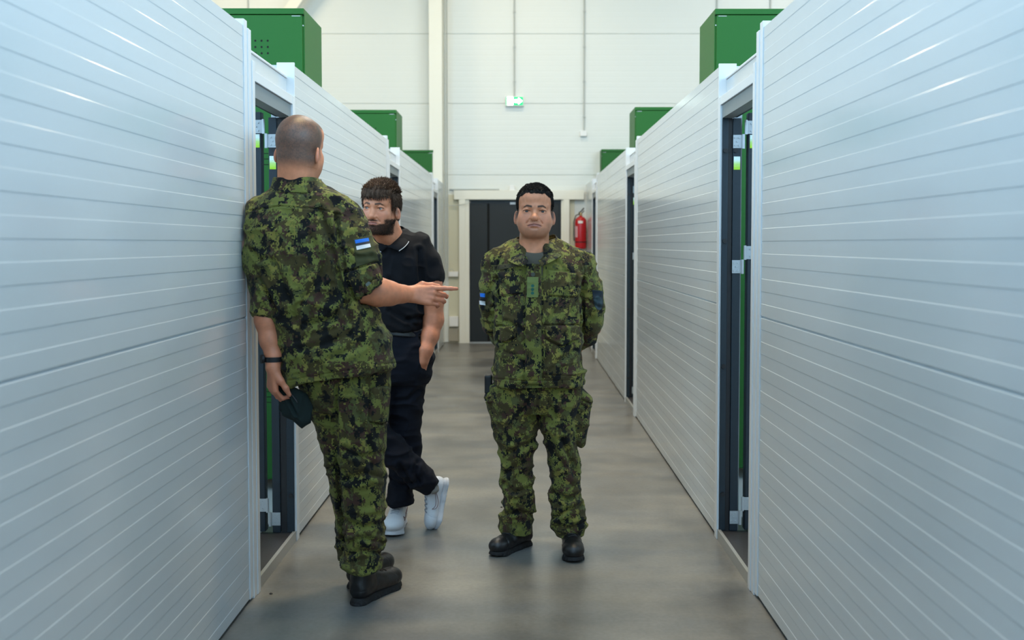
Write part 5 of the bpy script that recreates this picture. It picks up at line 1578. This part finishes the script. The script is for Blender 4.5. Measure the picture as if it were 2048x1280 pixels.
    f.chain([pr(752, 735, 5.04, .110), pr(744, 800, 5.00, .095), pr(745, 862, 4.96, .076), pr(790, 905, 4.97, .070), pr(825, 938, 5.0, .062), pr(842, 956, 5.02, .060), pr(852, 966, 5.025, .052)], .02)
    p = at(850, 965, 5.02); f.cut(p, (.72, .0, -.62), .004) if False else None
    V, Q = f.surface(); V = relax(V, Q, 1, .4); c = Cloth(V, Q); fold_legs(c, 81, .009)
    c.ridged((8, 8, 14), .006, 84).renorm()
    for pl, dp, w in (([(840, 672), (846, 690), (858, 715)], .010, 2.5), ([(838, 780), (815, 800), (790, 802)], .006, 4), ([(800, 930), (810, 950), (822, 965)], .008, 4), ([(835, 925), (830, 945), (838, 965)], .008, 4), ([(782, 960), (800, 972), (824, 968)], .008, 4)): c.crease(pl, dp, w)
    c.renorm(); T = c.done('navy_trousers', M['navycloth'], B, None, O)
    # belt
    f = Field((-.90, 4.85, .95), (-.40, 5.28, 1.15), .0036)
    rr = rings([(652, 722, 842, 5.05, .132), (672, 718, 849, 5.05, .136)])
    f.zloft(rr, p=2.2)
    f.cut(at(783, 655.5, 4.92), (.10, 0, 1), .002); f.cut(at(783, 671, 4.92), (-.10, 0, -1), .002)
    V, Q = f.surface(); bt = mesh_np('belt', V, Q, mat('black_leather_belt', (.030, .034, .038, 1), .32), B, None, O)
    # --- sneakers
    h = on_floor(797, 1052); u, s_, W, (SV, SQ), bt_ = boot('sneaker', (h.x, h.y + .10, 0), (-.035, -1, 0), B, O, .315, kind='sneaker')
    dec = mat('brown_outline', (.16, .06, .055, 1), .6)
    def swoosh(W, side, parent, bt_):
        for pts in ([(.072, .178), (.052, .170), (.043, .148), (.052, .112), (.088, .050)], [(.072, .178), (.060, .162), (.057, .142), (.064, .112), (.088, .050)]):
            q = resample([Vector((0, b, a)) for a, b in pts], 28); out = []
            for p in q:
                hh = bt_.ray_cast(Vector((side * .2, p.y, p.z)), Vector((-side, 0, 0)))
                if hh[0] is not None: out.append(Vector(tuple(W(np.array(hh[0] + Vector((side * .0012, 0, 0)))))) - O)
            if len(out) > 3: MB().tube(out, .0013, 6).build('stitched_outline', dec, parent, smooth=True)
    swoosh(W, 1, u, bt_); swoosh(W, -1, u, bt_)
    # tongue badge of the standing shoe
    q = [Vector(tuple(W(np.array((x_, .104 - .35 * (z_ - .09), z_))))) - O for x_, z_ in ((-.013, .100), (.013, .100), (.013, .118), (-.013, .118))]
    bm_ = MB(); off = Vector((0, -.004, .002)); bm_.add([p + off for p in q] + [p for p in q], [(0,1,2,3), (7,6,5,4), (0,4,5,1), (1,5,6,2), (2,6,7,3), (3,7,4,0)])
    bm_.build('tongue_label', mat('grey_badge', (.12, .15, .16, 1), .6), u)
    # the other shoe stands on its toe
    fw = Vector((-.20, -.12, -.97)).normalized(); up = Vector((-.90, -.38, .0)); up = (up - fw * up.dot(fw)).normalized(); rt = fw.cross(up)
    M3 = Matrix((rt, fw, up)).transposed()
    toe = on_floor(868, 1057); heel = toe - fw * .262; heel.z = .258
    heel = heel - up * .02
    u, s_, W, _, bt_ = boot('sneaker', heel, fw, B, O, .275, M3=M3, kind='sneaker')
    swoosh(W, 1, u, bt_); swoosh(W, -1, u, bt_)
    f = Field(tuple(at(835, 1005, 5.0) - Vector((.06, .1, .02))), tuple(at(880, 940, 5.0) + Vector((.06, .12, .06))), .0036)
    f.cone(at(848, 965, 5.025), at(866, 976, 5.035), .036, .030)
    V, Q = f.surface(); c = Cloth(V, Q); c.ridged((30, 30, 30), .003, 3).renorm().done('sock', mat('pale_sock', (.25, .24, .22, 1), .9), B, None, O)
    a = on_floor(798, 1052)
    f = Field((a.x - .08, a.y - .0, .04), (a.x + .08, a.y + .18, .26), .0036)
    f.cone((a.x, a.y + .055, .10), (a.x, a.y + .060, .22), .041, .042)
    V, Q = f.surface(); c = Cloth(V, Q); c.ridged((30, 30, 30), .002, 4).renorm().done('sock', bpy.data.materials['pale_sock'], B, None, O)
    return B
polo_man()
